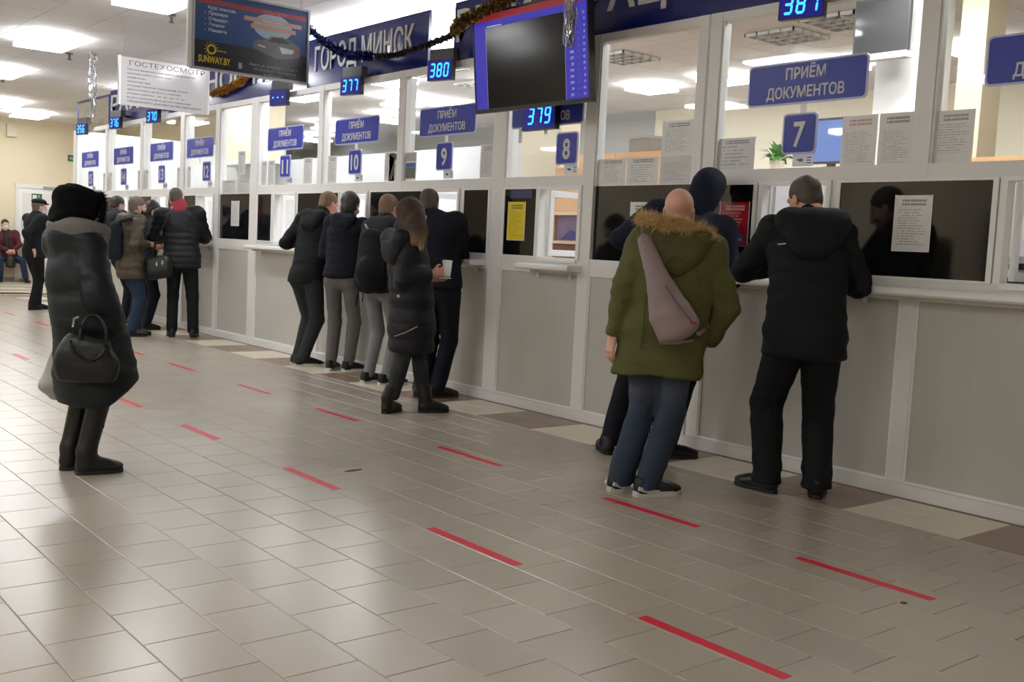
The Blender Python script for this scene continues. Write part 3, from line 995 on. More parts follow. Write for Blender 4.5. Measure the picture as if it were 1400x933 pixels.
def notice(y1, y0, z0, z1, label, group, m_, x=WALL_X + 0.034, name='paper_notice', sleeve=True, tilt=0):
    w_, h_ = (y1 - y0), (z1 - z0)
    t = empty(name, (x, (y0 + y1) / 2, (z0 + z1) / 2), TO_HALL @ Matrix.Rotation(R(tilt), 4, 'Z'), label, 'notice', group)
    MB().box(-w_ / 2, w_ / 2, -h_ / 2, h_ / 2, 0.0, 0.0016).obj('sheet', m_, t, planar_uv=(-w_ / 2, w_ / 2, -h_ / 2, h_ / 2))
    if sleeve:
        e = 0.004
        MB().box(-w_ / 2 - e, -w_ / 2, -h_ / 2 - e, h_ / 2 + e, 0, 0.002).box(w_ / 2, w_ / 2 + e, -h_ / 2 - e, h_ / 2 + e, 0, 0.002).box(-w_ / 2, w_ / 2, -h_ / 2 - e, -h_ / 2, 0, 0.002).obj('sleeve_edge', white_frame, t)
    return t


G1 = 'notices taped to the near windows'
notice(3.70, 3.475, 1.855, 2.165, 'white notice with a faded red heading beside window plate 7', G1, print_mat('print_red_head', P_WHITE, INK, 20, 1, rgb(186, 92, 92), y1=0.7))
notice(3.455, 3.24, 1.855, 2.165, 'white notice with bold black heading next to the red headed one', G1, print_mat('print_black_head', P_WHITE, INK, 18, 2, rgb(60, 60, 64), y1=0.72))
notice(3.11, 2.895, 1.85, 2.155, 'white notice alone on the rightmost pane', G1, print_mat('print_right', P_WHITE, INK, 17, 3, rgb(120, 120, 120), y0=0.25))
notice(4.64, 4.345, 1.875, 2.08, 'landscape white scheme sheet above the hooded man', G1, print_mat('print_scheme', P_GREY, INK, 7, 4, rgb(90, 90, 90), words=6))
G2 = 'sheets on the tall pane left of window seven'
notice(5.155, 4.86, 1.99, 2.225, 'upper white table sheet on the tall pane, above its twin', G2, print_mat('print_table1', P_WHITE, INK, 15, 5, rgb(80, 80, 80)))
notice(5.155, 4.86, 1.79, 1.985, 'lower white table sheet on the tall pane, below its twin', G2, print_mat('print_table2', P_GREY, INK, 12, 6))
notice(5.79, 5.50, 1.79, 1.985, 'leftmost landscape sheet along the bottom of the tall pane', G2, print_mat('print_low1', P_WHITE, INK, 11, 7, rgb(80, 80, 80), x0=0.2, x1=0.85))
notice(5.485, 5.18, 1.79, 1.985, 'middle landscape sheet along the bottom of the tall pane', G2, print_mat('print_low2', P_WHITE, INK, 9, 8, rgb(80, 80, 80), x0=0.1, x1=0.9))
G3 = 'notices on the dark glass'
XD = WALL_X - 0.0041
notice(3.295, 3.075, 1.385, 1.695, 'white notice on the wide dark pane right of the black jacket man', G3, print_mat('print_dark1', P_WHITE, INK, 16, 9, rgb(110, 110, 110)), XD)
notice(5.42, 5.19, 1.36, 1.665, 'white notice on dark glass behind the bald man', G3, print_mat('print_dark2', P_WHITE, INK, 18, 10, rgb(80, 80, 80)), WALL_X + 0.028)
notice(12.30, 12.08, 1.40, 1.70, 'narrow pale notice on the far dark tall pane', G3, print_mat('print_dark3', P_GREY, INK, 18, 15), WALL_X + 0.028)
notice(6.80, 6.58, 1.36, 1.67, 'yellow notice on the dark pane left of opening 8', G3, print_mat('print_yellow', rgb(224, 200, 40), rgb(90, 84, 30), 17, 11, rgb(70, 66, 30)), XD)
t = notice(4.56, 4.325, 1.38, 1.66, 'red notice with white lines and a blue mask symbol', G3, print_mat('print_red', rgb(176, 30, 48), rgb(238, 214, 216), 11, 12, rgb(240, 220, 220), y0=0.42, y1=0.8, words=8), XD)
MB().prism([(0.05 + 0.032 * math.cos(2 * math.pi * k / 20), -0.095 + 0.032 * math.sin(2 * math.pi * k / 20)) for k in range(20)], 0.0016, 0.0022).obj('mask_symbol', mat('symbol_blue', rgb(30, 96, 190), 0.4), t)
MB().box(0.03, 0.07, -0.11, -0.092, 0.0022, 0.0026).obj('mask_shape', mat('symbol_pale', rgb(150, 190, 230), 0.4), t)
notice(6.78, 6.50, 1.70, 1.765, 'dark blue strip above the yellow notice', G3, mat('navy_strip', rgb(28, 38, 92), 0.3), XD, 'dark_strip', False)
G4 = 'sheets at the foot of the far panes'
sh = [(7.26, 7.07, 'right edge of window nine'), (8.80, 8.62, 'left of the poster of window nine, on window ten'), (9.92, 9.74, 'left end of window ten'), (10.46, 10.27, 'right end of window eleven'),
      (11.50, 11.36, 'left end of window eleven, outer one'), (11.33, 11.16, 'left end of window eleven, inner one'), (12.15, 11.95, 'upper part of the unnumbered pane'), (13.74, 13.62, 'left end of window twelve'), (14.1, 13.95, 'right end of window thirteen'),
      (15.34, 15.18, 'left end of window thirteen'), (15.62, 15.48, 'right end of window fourteen'), (16.88, 16.74, 'left end of window fourteen'), (17.18, 17.04, 'right end of window fifteen')]
for i, (a, b, wh) in enumerate(sh):
    z0 = 2.02 if 'unnumbered' in wh else 1.88
    notice(a, b, z0, z0 + 0.28, 'grey white sheet on the glass, ' + wh, G4, print_mat('print_far%d' % (i % 4), P_GREY, INK, 15 + i % 4, 20 + i % 4, rgb(120, 120, 120)))
notice(12.60, 12.2, 1.79, 1.955, 'wide pale sheet at the foot of the unnumbered pane', G4, print_mat('print_far0', P_GREY, INK, 15, 20))
notice(12.18, 11.78, 1.79, 1.955, 'pale landscape sheet next to the wide one on the unnumbered pane', G4, print_mat('print_far1', P_GREY, INK, 15, 21))
# colour poster at window 9 and one at 10
t = notice(8.43, 8.25, 1.88, 2.14, 'small colour poster with a car park photo on window nine', G4, paper_white)
MB().box(-0.08, 0.08, -0.01, 0.03, 0.0016, 0.002).obj('blue_band', mat('poster_blue', rgb(40, 90, 160), 0.4), t)
MB().box(-0.08, 0.08, -0.115, -0.012, 0.0016, 0.002).obj('photo_block', mat('poster_dark', rgb(90, 96, 88), 0.4, vary=0.4, scale=60), t)
MB().box(-0.08, 0.08, 0.045, 0.12, 0.0016, 0.002).obj('grey_block', mat('poster_grey', rgb(170, 168, 168), 0.4, vary=0.1, scale=30), t)
t = notice(8.72, 8.56, 1.88, 2.14, 'pale poster with dark slanting shapes beside the post of window ten', G4, mat('poster_tan', rgb(196, 184, 172), 0.5))
MB().prism([(-0.07, 0.12), (0.07, 0.12), (0.07, 0.05)], 0.0016, 0.002).prism([(-0.07, -0.12), (-0.02, -0.12), (0.03, 0.02), (0.0, 0.05)], 0.0016, 0.002).obj('dark_shapes', dark_grey, t)

# floor tape --------------------------------------------------------------
for x, ys in ((3.86, [(2.68, 2.04, 'nearest the right edge'), (3.90, 3.25, 'under the green parka man'), (5.43, 4.785, 'before the girl in the long coat'), (7.07, 6.46, 'behind the man in grey jeans'), (8.47, 7.86, 'faded, left of the counter group'), (10.06, 9.45, 'before the man with the shoulder bag'),
                  (11.4, 10.8, 'beside the dark coat of the woman'), (14.87, 14.21, 'far away, beyond the woman'), (16.5, 15.9, 'farthest left')]),
                  (2.713, [(2.515, 1.885, 'nearest the bottom edge'), (3.86, 3.22, 'left of the green parka man'), (5.29, 4.71, 'middle of the floor'), (6.80, 6.23, 'right of the boots of the woman'), (8.21, 7.6, 'just behind the coat of the woman'), (11.2, 10.7, 'pale, left of the woman')])):
    for a, b, wh in ys:
        o = MB().box(-0.024, 0.024, -(a - b) / 2, (a - b) / 2, 0.0, 0.0012).obj('floor_tape', red_tape)
        o.location = (x + 0.004 * math.sin(a * 9), (a + b) / 2, 0.0002)
        tag(o, ('red tape mark on the floor, counter side row, ' if x > 3 else 'red tape mark on the floor, outer row, ') + wh, 'floor tape', 'red distancing tape on the floor')
for x, y, lb in ((3.01, 5.06, 'dark scrap on the floor beyond the middle tape'), (3.71, 2.08, 'tiny dark crumb on the floor at right')):
    o = MB().prism([(-0.06, -0.006), (0.0, -0.014), (0.06, 0.0), (0.05, 0.012), (-0.02, 0.008)] if x < 3.5 else [(-0.012, -0.01), (0.012, -0.008), (0.008, 0.012), (-0.01, 0.01)], 0.0, 0.004).obj('litter_scrap', dark_grey)
    o.location = (x, y, 0.0003)
    tag(o, lb, 'litter')

# end wall ------------------------------------------------------------------
DY = HY1 - 0.001
dr = empty('door_1', (6.70, DY, 0), TO_CAM, kind='structure')
fr = MB()
fr.box(-0.50, -0.43, 0, 2.2, 0.0, 0.05).box(0.43, 0.50, 0, 2.2, 0.0, 0.05).box(-0.43, 0.43, 2.11, 2.2, 0.0, 0.05)
fr.obj('door_frame', white_pvc, dr)
MB().box(-0.43, 0.43, 0.01, 2.11, 0.0, 0.03).obj('door_leaf', white_frame, dr)
for z0, z1 in ((0.15, 0.95), (1.05, 2.0)):
    MB().box(-0.34, 0.34, z0, z1, 0.03, 0.038).obj('door_panel', white_pvc, dr)
MB().box(0.36, 0.40, 0.98, 1.10, 0.03, 0.045).tube([(0.38, 1.05, 0.045), (0.38, 1.05, 0.08), (0.27, 1.05, 0.08)], 0.01, 6).obj('door_handle', steel, dr)
MB().box(0.1, 0.4, 2.12, 2.17, 0.05, 0.09).obj('door_closer', grey_metal, dr)
exit_green = mat('exit_green', rgb(20, 92, 66), 0.4)
t = empty('exit_sign', (6.66, DY - 0.04, 1.86), TO_CAM, 'square green escape sign on the white far door', 'sign')
MB().box(-0.11, 0.11, -0.13, 0.13, 0.0, 0.004).obj('plate', exit_green, t)
MB().prism([(-0.09, -0.1), (0.0, -0.1), (0.0, 0.1), (-0.09, 0.1)], 0.004, 0.005).tube([(0.03, -0.1, 0.004), (0.05, -0.02, 0.004), (0.03, 0.04, 0.004), (0.06, 0.01, 0.004)], 0.012, 5).lathe([(0.016, 0.004), (0.016, 0.005)], 0.05, 0.08, 10).obj('running_figure', paper_white, t)
t = empty('exit_sign', (7.5, DY, 2.86), TO_CAM, 'small green exit light high on the cream end wall', 'sign')
MB().box(-0.16, 0.16, -0.07, 0.07, 0.0, 0.05).obj('housing', exit_green, t)
text('ВЫХОД', 0.0, 0.0, 0.0502, 0.06, paper_white, t, width=0.26, depth=0.001)
t = empty('wall_speaker', (6.12, DY, 3.36), TO_CAM, 'small cream loudspeaker box high on the end wall', 'speaker')
MB().box(-0.11, 0.11, -0.14, 0.14, 0.0, 0.1).obj('cabinet', cream_wall, t)
MB().box(-0.09, 0.09, -0.12, 0.12, 0.1, 0.106).obj('grille', office_paint, t)
notice_door = empty('paper_notice', (6.42, DY - 0.04, 1.3), TO_CAM, 'white sheet stuck on the far door', 'notice')
MB().box(-0.1, 0.1, -0.14, 0.14, 0.0, 0.003).obj('sheet', print_mat('print_door', P_WHITE, INK, 14, 31), notice_door, planar_uv=(-.1, .1, -.14, .14))
# sprinklers
for x, y, lb in ((4.36, 11.48, 'ceiling sprinkler nearest the car advert'), (4.37, 15.21, 'ceiling sprinkler between the light and the tinsel strip'), (4.32, 18.61, 'ceiling sprinkler at the left edge')):
    t = empty('sprinkler', (x, y, CZ), None, lb, 'sprinkler', 'ceiling sprinklers')
    MB().lathe([(0.05, 0.0), (0.045, -0.012), (0.018, -0.014), (0.014, -0.07), (0.03, -0.075), (0.028, -0.085), (0.004, -0.09)][::-1], 0, 0, 12).obj('head', dark_grey, t)
# waiting bench under the seated man
t = empty('waiting_bench', (5.55, 25.5, 0), Matrix.Rotation(R(180), 4, 'Z'), 'light metal waiting bench below the seated man at far left', 'bench')
MB().box(-0.95, 0.95, -0.02, 0.42, 0.40, 0.44).obj('seat', grey_metal, t)
MB().box(-0.95, 0.95, -0.08, -0.03, 0.48, 0.86).obj('backrest', grey_metal, t)
for x in (-0.75, 0.75):
    MB().box(x - 0.02, x + 0.02, 0.0, 0.4, 0.03, 0.06).box(x - 0.02, x + 0.02, 0.18, 0.22, 0.06, 0.4).box(x - 0.02, x + 0.02, -0.05, 0.0, 0.38, 0.5).box(x - 0.03, x + 0.03, -0.03, 0.43, 0.0, 0.03).obj('leg', steel, t)

# ------------------------------------------------------------------ office beyond the glass
tag(MB().box(6.24, 6.3, 8.62, 9.5, 3.04, CZ).obj('wall_added_panel', white_paint), kind='structure')  # panel added so the gap between fascia boards shows bright white
tag(MB().box(7.0, 7.05, 1.9, 6.3, 0, 2.0).obj('wall_low', white_paint), kind='structure')
tag(MB().box(7.4, 7.46, 8.7, 18.5, 0, 2.45).obj('wall_partition', white_paint), kind='structure')
tag(MB().box(6.8, 7.05, 7.75, 8.35, 0, CZ).obj('wall_pillar', cream_wall), kind='structure')
tag(MB().box(8.0, 8.45, 4.72, 5.14, 0, CZ).obj('wall_column', white_paint), kind='structure')
tag(MB().box(8.2, 8.5, 4.3, 4.52, 0, CZ).obj('wall_pier', cream_wall), kind='structure')


def cabinet(x, y0, y1, h, label, m_=wood_m, shelves=3):
    t = empty('wooden_cabinet', (x, (y0 + y1) / 2, 0), None, label, 'cabinet', 'wooden office cabinets')
    a = (y1 - y0) / 2
    MB().box(0, 0.42, -a, -a + 0.02, 0, h).box(0, 0.42, a - 0.02, a, 0, h).box(0.4, 0.42, -a + 0.02, a - 0.02, 0, h).box(0, 0.4, -a + 0.02, a - 0.02, h - 0.025, h).box(0, 0.4, -a + 0.02, a - 0.02, 0.0, 0.06).obj('carcass', m_, t)
    for s_ in (-1, 1):
        d = MB().box(-0.02, -0.001, s_ * a / 2 - a / 2 + 0.005, s_ * a / 2 + a / 2 - 0.005, 0.07, h - 0.01).obj('door', m_, t)
        MB().box(-0.04, -0.02, -s_ * 0.03 - 0.006, -s_ * 0.03 + 0.006, h * 0.5 - 0.06, h * 0.5 + 0.06).obj('handle', steel, d)
    return t


cabinet(7.7, 5.2, 6.6, 2.1, 'wooden cabinet row seen low behind window 7')
cabinet(7.7, 3.0, 4.2, 2.14, 'wooden cabinet behind the rightmost pane')
cabinet(8.0, 7.4, 9.0, 2.36, 'tall wooden cabinet behind the tall pane left of window seven')
# shelf unit seen through opening 8
t = empty('wooden_shelf_unit', (6.75, 7.45, 0), None, 'pale wooden shelf unit seen through serving opening 8', 'shelf unit')
MB().box(0, 0.35, -0.55, -0.53, 0, 2.1).box(0, 0.35, 0.28, 0.30, 0, 2.1).box(0.33, 0.35, -0.53, 0.28, 0, 2.1).obj('carcass', wood_m, t)
MB().box(0, 0.02, -0.53, 0.28, 1.66, 2.08).obj('upper_door', wood_m, t)
MB().box(-0.005, 0.33, -0.53, 0.28, 1.355, 1.385).box(-0.005, 0.33, -0.53, 0.28, 1.63, 1.66).obj('shelf', mat('pale_shelf', rgb(236, 206, 170), 0.5), t)
MB().box(0.0, 0.02, -0.53, 0.28, 0.05, 1.35).obj('lower_door', brown_wood, t)
t = empty('framed_picture', (6.78, 7.35, 1.507), TO_HALL, 'purple grey picture standing in the shelf unit behind opening 8', 'picture')
MB().box(-0.36, 0.3, -0.12, 0.12, 0.0, 0.012).obj('picture_face', mat('purple_print', rgb(128, 108, 126), 0.3, vary=0.25, scale=9), t)
MB().prism([(-0.3, -0.11), (0.05, -0.11), (0.0, -0.05), (-0.16, -0.02)], 0.012, 0.014).obj('blue_shape', mat('picture_blue', rgb(70, 66, 120), 0.3), t)
# grey box on the tall cabinet, whiteboard, monitor, plant
t = empty('storage_box', (8.15, 7.9, 2.36), None, 'grey box on top of the tall wooden cabinet', 'box')
MB().box(-0.12, 0.2, -0.15, 0.15, 0.0, 0.17).obj('carton', mat('grey_card', rgb(150, 146, 140), 0.7), t)
MB().box(-0.125, 0.205, -0.155, 0.155, 0.14, 0.175).obj('lid', mat('grey_card_lid', rgb(164, 160, 152), 0.7), t)
t = empty('blue_monitor', (8.0, 5.52, 2.105), TO_HALL, 'office monitor with a pale blue picture on the wooden cabinet', 'monitor')
MB().box(-0.3, 0.3, 0.06, 0.46, -0.03, -0.002).box(-0.04, 0.04, 0.0, 0.06, -0.03, -0.01).box(-0.12, 0.12, 0.0, 0.01, -0.1, 0.08).obj('case', dark_grey, t)
MB().box(-0.28, 0.28, 0.08, 0.44, -0.002, 0.0).obj('screen', emit('monitor_blue', (0.22, 0.34, 0.8, 1), 0.8), t)
t = empty('potted_plant', (7.95, 6.05, 2.10), None, 'small green leafy plant on the wooden cabinet behind window 7', 'plant')
MB().lathe([(0.05, 0), (0.07, 0.1), (0.065, 0.1)], 0, 0, 12).obj('pot', white_paint, t)
rr = random.Random(5)
lf = MB()
for k in range(46):
    a, e = rr.uniform(0, 6.28), rr.uniform(0.1, 1.3)
    d = Vector((math.cos(a) * math.cos(e), math.sin(a) * math.cos(e), math.sin(e)))
    s_ = d.cross(Vector((0, 0, 1))).normalized()
    p0 = Vector((0, 0, 0.1)) + d * 0.04
    L_ = rr.uniform(0.1, 0.22)
    u_ = s_.cross(d) * 0.012
    lf.add([p0, p0 + d * L_ * 0.5 + s_ * 0.03 + u_, p0 + d * L_ - Vector((0, 0, 0.05)), p0 + d * L_ * 0.5 - s_ * 0.03 + u_], [(0, 1, 2, 3)])
lf.obj('leaves', mat('leaf_green', rgb(70, 128, 62), 0.5, vary=0.3, scale=20), t)
# dark glossy monitor seen at the top of window 7
t = empty('black_monitor', (7.75, 4.95, 3.23), TO_HALL, 'dark glossy office screen on a bracket at the top of window seven', 'monitor')
MB().box(-0.26, 0.24, -0.22, 0.24, -0.04, -0.001).obj('case', dark_grey, t)
MB().box(-0.245, 0.225, -0.2, 0.22, -0.001, 0.002).obj('screen', mat('glossy_grey', rgb(62, 62, 64), 0.06), t)
MB().box(-0.28, 0.26, -0.27, -0.221, -0.05, 0.05).obj('shelf', white_frame, t)
MB().box(-0.03, 0.03, 0.241, 0.40, -0.04, -0.01).obj('arm', grey_metal, t)
# ceiling vents in the office
for x, y, lb in ((9.0, 9.2, 'office ceiling louvre seen through the tall pane'), (9.15, 6.95, 'office ceiling louvre seen left of the 387 display'), (8.9, 6.1, 'office ceiling louvre beside the dark glossy office screen'), (9.3, 12.4, 'office ceiling louvre seen through window 9')):
    t = empty('ceiling_louvre', (x, y, CZ), None, lb, 'ceiling light', 'unlit louvred office fixtures')
    MB().box(-0.3, 0.3, -0.3, 0.3, -0.006, -0.002).obj('backing', dark_grey, t)
    mb = MB()
    for k in range(5):
        p = -0.3 + 0.15 * k
        mb.box(p - 0.008, p + 0.008, -0.308, 0.308, -0.04, -0.006).box(-0.308, 0.308, p - 0.008, p + 0.008, -0.04, -0.006)
    mb.obj('grid', white_paint, t)
# keyboards and papers at the rightmost opening
for k in range(7):
    o = MB().box(-0.2, 0.2, -0.12, 0.12, 0.0, 0.032).box(-0.19, 0.19, -0.11, 0.11, 0.032, 0.036).obj('document_tray', black_plastic if k % 2 else mat('tray_pale', rgb(170, 170, 174), 0.4))
    o.location = (5.86 + 0.012 * ((k * 5) % 3), 2.62, 1.121 + k * 0.0372)
    tag(o, ('black' if k % 2 else 'pale') + ' stacked tray inside the rightmost opening, %s of its pile' % ('bottom', 'second from bottom', 'third from bottom', 'middle', 'third from top', 'second from top', 'top')[k], 'tray', 'stacked trays in the rightmost opening')
tag(MB().box(5.55, 6.2, -1.5, 18.45, 1.08, 1.12).obj('office_worktop', white_frame), 'continuous white office worktop behind the serving windows', 'worktop')
# cabinet row seen in the unnumbered pane
t = empty('wall_cabinet', (7.1, 15.6, 2.1), None, 'cream wall cabinet seen through the unnumbered pane', 'cabinet')
MB().box(0.0, 0.3, -0.8, 0.9, 0.35, 1.3).obj('body', cream_wall, t)
MB().box(-0.02, 0.3, -0.85, 0.95, 0.29, 0.35).obj('ledge', white_frame, t)

# things the dark panes mirror, on the hall side behind the camera's view ------
t = empty('christmas_tree', (-2.6, 9.3, 0), None, 'dark green tinselled Christmas tree mirrored in the dark glass', 'tree')
tr = MB()
rr = random.Random(9)
for k in range(2600):
    z = rr.uniform(0.35, 2.6)
    rad = 0.75 * (1 - (z - 0.35) / 2.35) + 0.03
    a = rr.uniform(0, 6.28)
    r0 = rad * rr.uniform(0.25, 1.0)
    p = Vector((r0 * math.cos(a), r0 * math.sin(a), z))
    d = Vector((math.cos(a), math.sin(a), rr.uniform(-0.5, 0.2))).normalized() * 0.12
    s_ = d.cross(Vector((0, 0, 1))).normalized() * 0.02
    tr.add([p - s_, p + s_, p + d], [(0, 1, 2)])
tr.obj('needles', mat('needle_green', rgb(24, 40, 28), 0.6), t)
MB().tube([(0, 0, 0), (0, 0, 2.4)], [0.05, 0.02], 8).obj('trunk', brown_wood, t)
t = empty('dark_wardrobe', (-6.35, 8.0, 0), None, 'dark brown wardrobe against the left wall mirrored in the glass', 'cabinet')
MB().box(-0.24, 0.3, -0.6, 0.6, 0.0, 2.2).obj('body', mat('dark_wood', rgb(46, 36, 30), 0.4), t)
MB().box(0.3, 0.32, -0.59, -0.005, 0.05, 2.15).box(0.3, 0.32, 0.005, 0.59, 0.05, 2.15).obj('door', mat('dark_wood_b', rgb(54, 42, 34), 0.4), t)

# ------------------------------------------------------------------ signed-distance bodies
class Field:
    """a voxel field built from smooth-joined solids, meshed with surface nets"""
    def __init__(s, lo, hi, h):
        s.lo = np.array(lo, float)
        s.h = h
        s.n = np.maximum(np.ceil((np.array(hi, float) - s.lo) / h).astype(int) + 1, 4)
        s.f = np.full(s.n, 0.5, np.float32)

    def sub(s, lo, hi, m):
        a = np.clip(np.floor((np.array(lo) - m - s.lo) / s.h).astype(int), 0, s.n - 1)
        b = np.clip(np.ceil((np.array(hi) + m - s.lo) / s.h).astype(int) + 1, 1, s.n)
        b = np.maximum(b, a + 1)
        g = [s.lo[i] + s.h * np.arange(a[i], b[i]) for i in range(3)]
        X, Y, Z = np.meshgrid(*g, indexing='ij')
        return tuple(slice(a[i], b[i]) for i in range(3)), np.stack([X, Y, Z], -1)

    def union(s, d, sl, k):
        o = s.f[sl]
        if k > 0:
            t = np.clip(0.5 + 0.5 * (o - d) / k, 0, 1)
            s.f[sl] = o * (1 - t) + d * t - k * t * (1 - t)
        else:
            s.f[sl] = np.minimum(o, d)

    def cone(s, a, b, ra, rb, k=0.02, u=None, sa=None, sb=None):
        """tapered capsule; with u the section is an ellipse: ra/rb along u, sa/sb across"""
        a, b = np.array(a, float), np.array(b, float)
        R_ = max(ra, rb, sa or 0, sb or 0)
        sl, P = s.sub(np.minimum(a, b) - R_, np.maximum(a, b) + R_, k + 2 * s.h)
        ab = b - a
        L = np.linalg.norm(ab) + 1e-9
        w_ = ab / L
        q = P - a
        t = np.clip(q @ w_ / L, 0, 1)
        if u is None:
            d = np.linalg.norm(q - t[..., None] * ab, axis=-1) - (ra + (rb - ra) * t)
        else:
            u = np.array(u, float)
            u = u - w_ * (u @ w_)
            u /= np.linalg.norm(u)
            v = np.cross(w_, u)
            r = q - t[..., None] * ab
            ru, rv = ra + (rb - ra) * t, sa + (sb - sa) * t
            rw = np.minimum(ru, rv)
            x, y, z = r @ u / ru, r @ v / rv, r @ w_ / rw
            k0 = np.sqrt(x * x + y * y + z * z)
            k1 = np.sqrt((x / ru) ** 2 + (y / rv) ** 2 + (z / rw) ** 2) + 1e-6
            d = np.where(k0 < 1e-3, -rw, k0 * (k0 - 1) / k1)
        s.union(d, sl, k)
        return s

    def ell_d(s, c, r, B, P):
        q = (P - np.array(c)) @ np.array(B).T if B is not None else P - np.array(c)
        r = np.array(r)
        k0 = np.linalg.norm(q / r, axis=-1)
        k1 = np.linalg.norm(q / (r * r), axis=-1) + 1e-6
        return np.where(k0 < 1e-3, -min(r), k0 * (k0 - 1) / k1)

    def ell(s, c, r, k=0.02, B=None):
        """ellipsoid; rows of B are its axes"""
        c = np.array(c, float)
        R_ = max(r)
        sl, P = s.sub(c - R_, c + R_, k + 2 * s.h)
        s.union(s.ell_d(c, r, B, P), sl, k)
        return s

    def carve(s, c, r, k=0.008, B=None):
        c = np.array(c, float)
        R_ = max(r)
        sl, P = s.sub(c - R_, c + R_, k + 2 * s.h)
        d = -s.ell_d(c, r, B, P)
        o = s.f[sl]
        t = np.clip(0.5 - 0.5 * (o - d) / k, 0, 1)
        s.f[sl] = o * (1 - t) + d * t + k * t * (1 - t)
        return s

    def cut(s, p, n):
        """remove what lies on the side n points to"""
        p, n = np.array(p, float), np.array(n, float)
        n /= np.linalg.norm(n)
        g = [s.lo[i] + s.h * np.arange(s.n[i]) for i in range(3)]
        d = (g[0][:, None, None] - p[0]) * n[0] + (g[1][None, :, None] - p[1]) * n[1] + (g[2][None, None, :] - p[2]) * n[2]
        s.f = np.maximum(s.f, d.astype(np.float32))
        return s

    def merge(s, o, k=0.02):
        s.union(o.f, tuple(slice(0, x) for x in s.n), k)
        return s

    def shellcut(s, o, t):
        """keep only what lies outside the other field pushed in by t"""
        s.f = np.maximum(s.f, -(o.f + t))
        return s

    def net(s):
        f = s.f
        f[0], f[-1], f[:, 0], f[:, -1], f[:, :, 0], f[:, :, -1] = 1, 1, 1, 1, 1, 1
        ins = f < 0
        n = np.array(f.shape) - 1
        acc = np.zeros((*n, 3), np.float32)
        cnt = np.zeros(n, np.float32)
        corners = [(i, j, k) for i in (0, 1) for j in (0, 1) for k in (0, 1)]
        for ax in range(3):
            for a in (0, 1):
                for b in (0, 1):
                    o0 = [0, 0, 0]
                    o0[(ax + 1) % 3], o0[(ax + 2) % 3] = a, b
                    o1 = list(o0)
                    o1[ax] = 1
                    s0 = tuple(slice(o0[i], o0[i] + n[i]) for i in range(3))
                    s1 = tuple(slice(o1[i], o1[i] + n[i]) for i in range(3))
                    f0, f1 = f[s0], f[s1]
                    cr = (f0 < 0) != (f1 < 0)
                    t = np.where(cr, f0 / np.where(cr, f0 - f1, 1), 0)
                    for i in range(3):
                        acc[..., i] += np.where(cr, o0[i] + (t if i == ax else 0), 0)
                    cnt += cr
        act = cnt > 0
        idx = np.full(n, -1, np.int64)
        idx[act] = np.arange(act.sum())
        cells = np.argwhere(act)
        V = (cells + acc[act] / cnt[act][:, None]) * s.h + s.lo
        Q = []
        for ax in range(3):
            u, v = (ax + 1) % 3, (ax + 2) % 3
            sl0 = [slice(1, n[i]) for i in range(3)]
            sl0[ax] = slice(0, n[ax])
            sl1 = list(sl0)
            sl1[ax] = slice(1, n[ax] + 1)
            i0, i1 = ins[tuple(sl0)], ins[tuple(sl1)]
            e = np.argwhere(i0 != i1)
            if not len(e):
                continue
            flip = i0[tuple(e.T)]
            base = e.copy()
            base[:, u] += 1
            base[:, v] += 1
            du, dv = np.zeros(3, int), np.zeros(3, int)
            du[u], dv[v] = 1, 1
            c0, c1, c2, c3 = base - du - dv, base - dv, base, base - du
            q = np.stack([idx[tuple(c.T)] for c in (c0, c1, c2, c3)], 1)
            q[~flip] = q[~flip][:, ::-1]
            Q.append(q)
        Q = np.concatenate(Q) if Q else np.zeros((0, 4), int)
        return V, Q


def vnormals(V, Q):
    n = np.cross(V[Q[:, 2]] - V[Q[:, 0]], V[Q[:, 3]] - V[Q[:, 1]])
    N = np.zeros_like(V)
    for i in range(4):
        np.add.at(N, Q[:, i], n)
    return N / (np.linalg.norm(N, axis=1, keepdims=True) + 1e-9)


def relax(V, Q, it=2, lam=0.5):
    for _ in range(it):
        S = np.zeros_like(V)
        c = np.zeros(len(V))
        for i in range(4):
            for j in (1, 3):
                np.add.at(S, Q[:, i], V[Q[:, (i + j) % 4]])
                np.add.at(c, Q[:, i], 1)
        V = V * (1 - lam) + lam * S / np.maximum(c, 1)[:, None]
    return V


def wav(P, freq, seed, n=7, stretch=(1, 1, 1)):
    """smooth noise: warped sums of sines, about -1..1"""
    g = np.random.default_rng(seed)
    P = P * np.array(stretch)
    w_ = P + 0.35 / freq * np.sin(P[:, [1, 2, 0]] * freq * 1.7 + g.uniform(0, 6, 3))
    o = np.zeros(len(P))
    for i in range(n):
        d = g.normal(size=3)
        d *= freq * (0.7 + 1.3 * i / n) / np.linalg.norm(d)
        o += np.sin(w_ @ d + g.uniform(0, 6.28)) / (1 + 0.6 * i)
    return o / 2.2


def to_mesh(name, parts):
    Vs, Qs, o = [], [], 0
    for V, Q in parts:
        Vs.append(V)
        Qs.append(Q + o)
        o += len(V)
    V, Q = np.concatenate(Vs).astype(np.float32), np.concatenate(Qs).astype(np.int32)
    me = bpy.data.meshes.new(name)
    me.vertices.add(len(V))
    me.vertices.foreach_set('co', V.ravel())
    me.loops.add(Q.size)
    me.loops.foreach_set('vertex_index', Q.ravel())
    me.polygons.add(len(Q))
    me.polygons.foreach_set('loop_start', np.arange(0, Q.size, 4, dtype=np.int32))
    me.polygons.foreach_set('loop_total', np.full(len(Q), 4, np.int32))
    me.polygons.foreach_set('use_smooth', np.ones(len(Q), bool))
    me.update(calc_edges=True)
    me.validate()
    return me


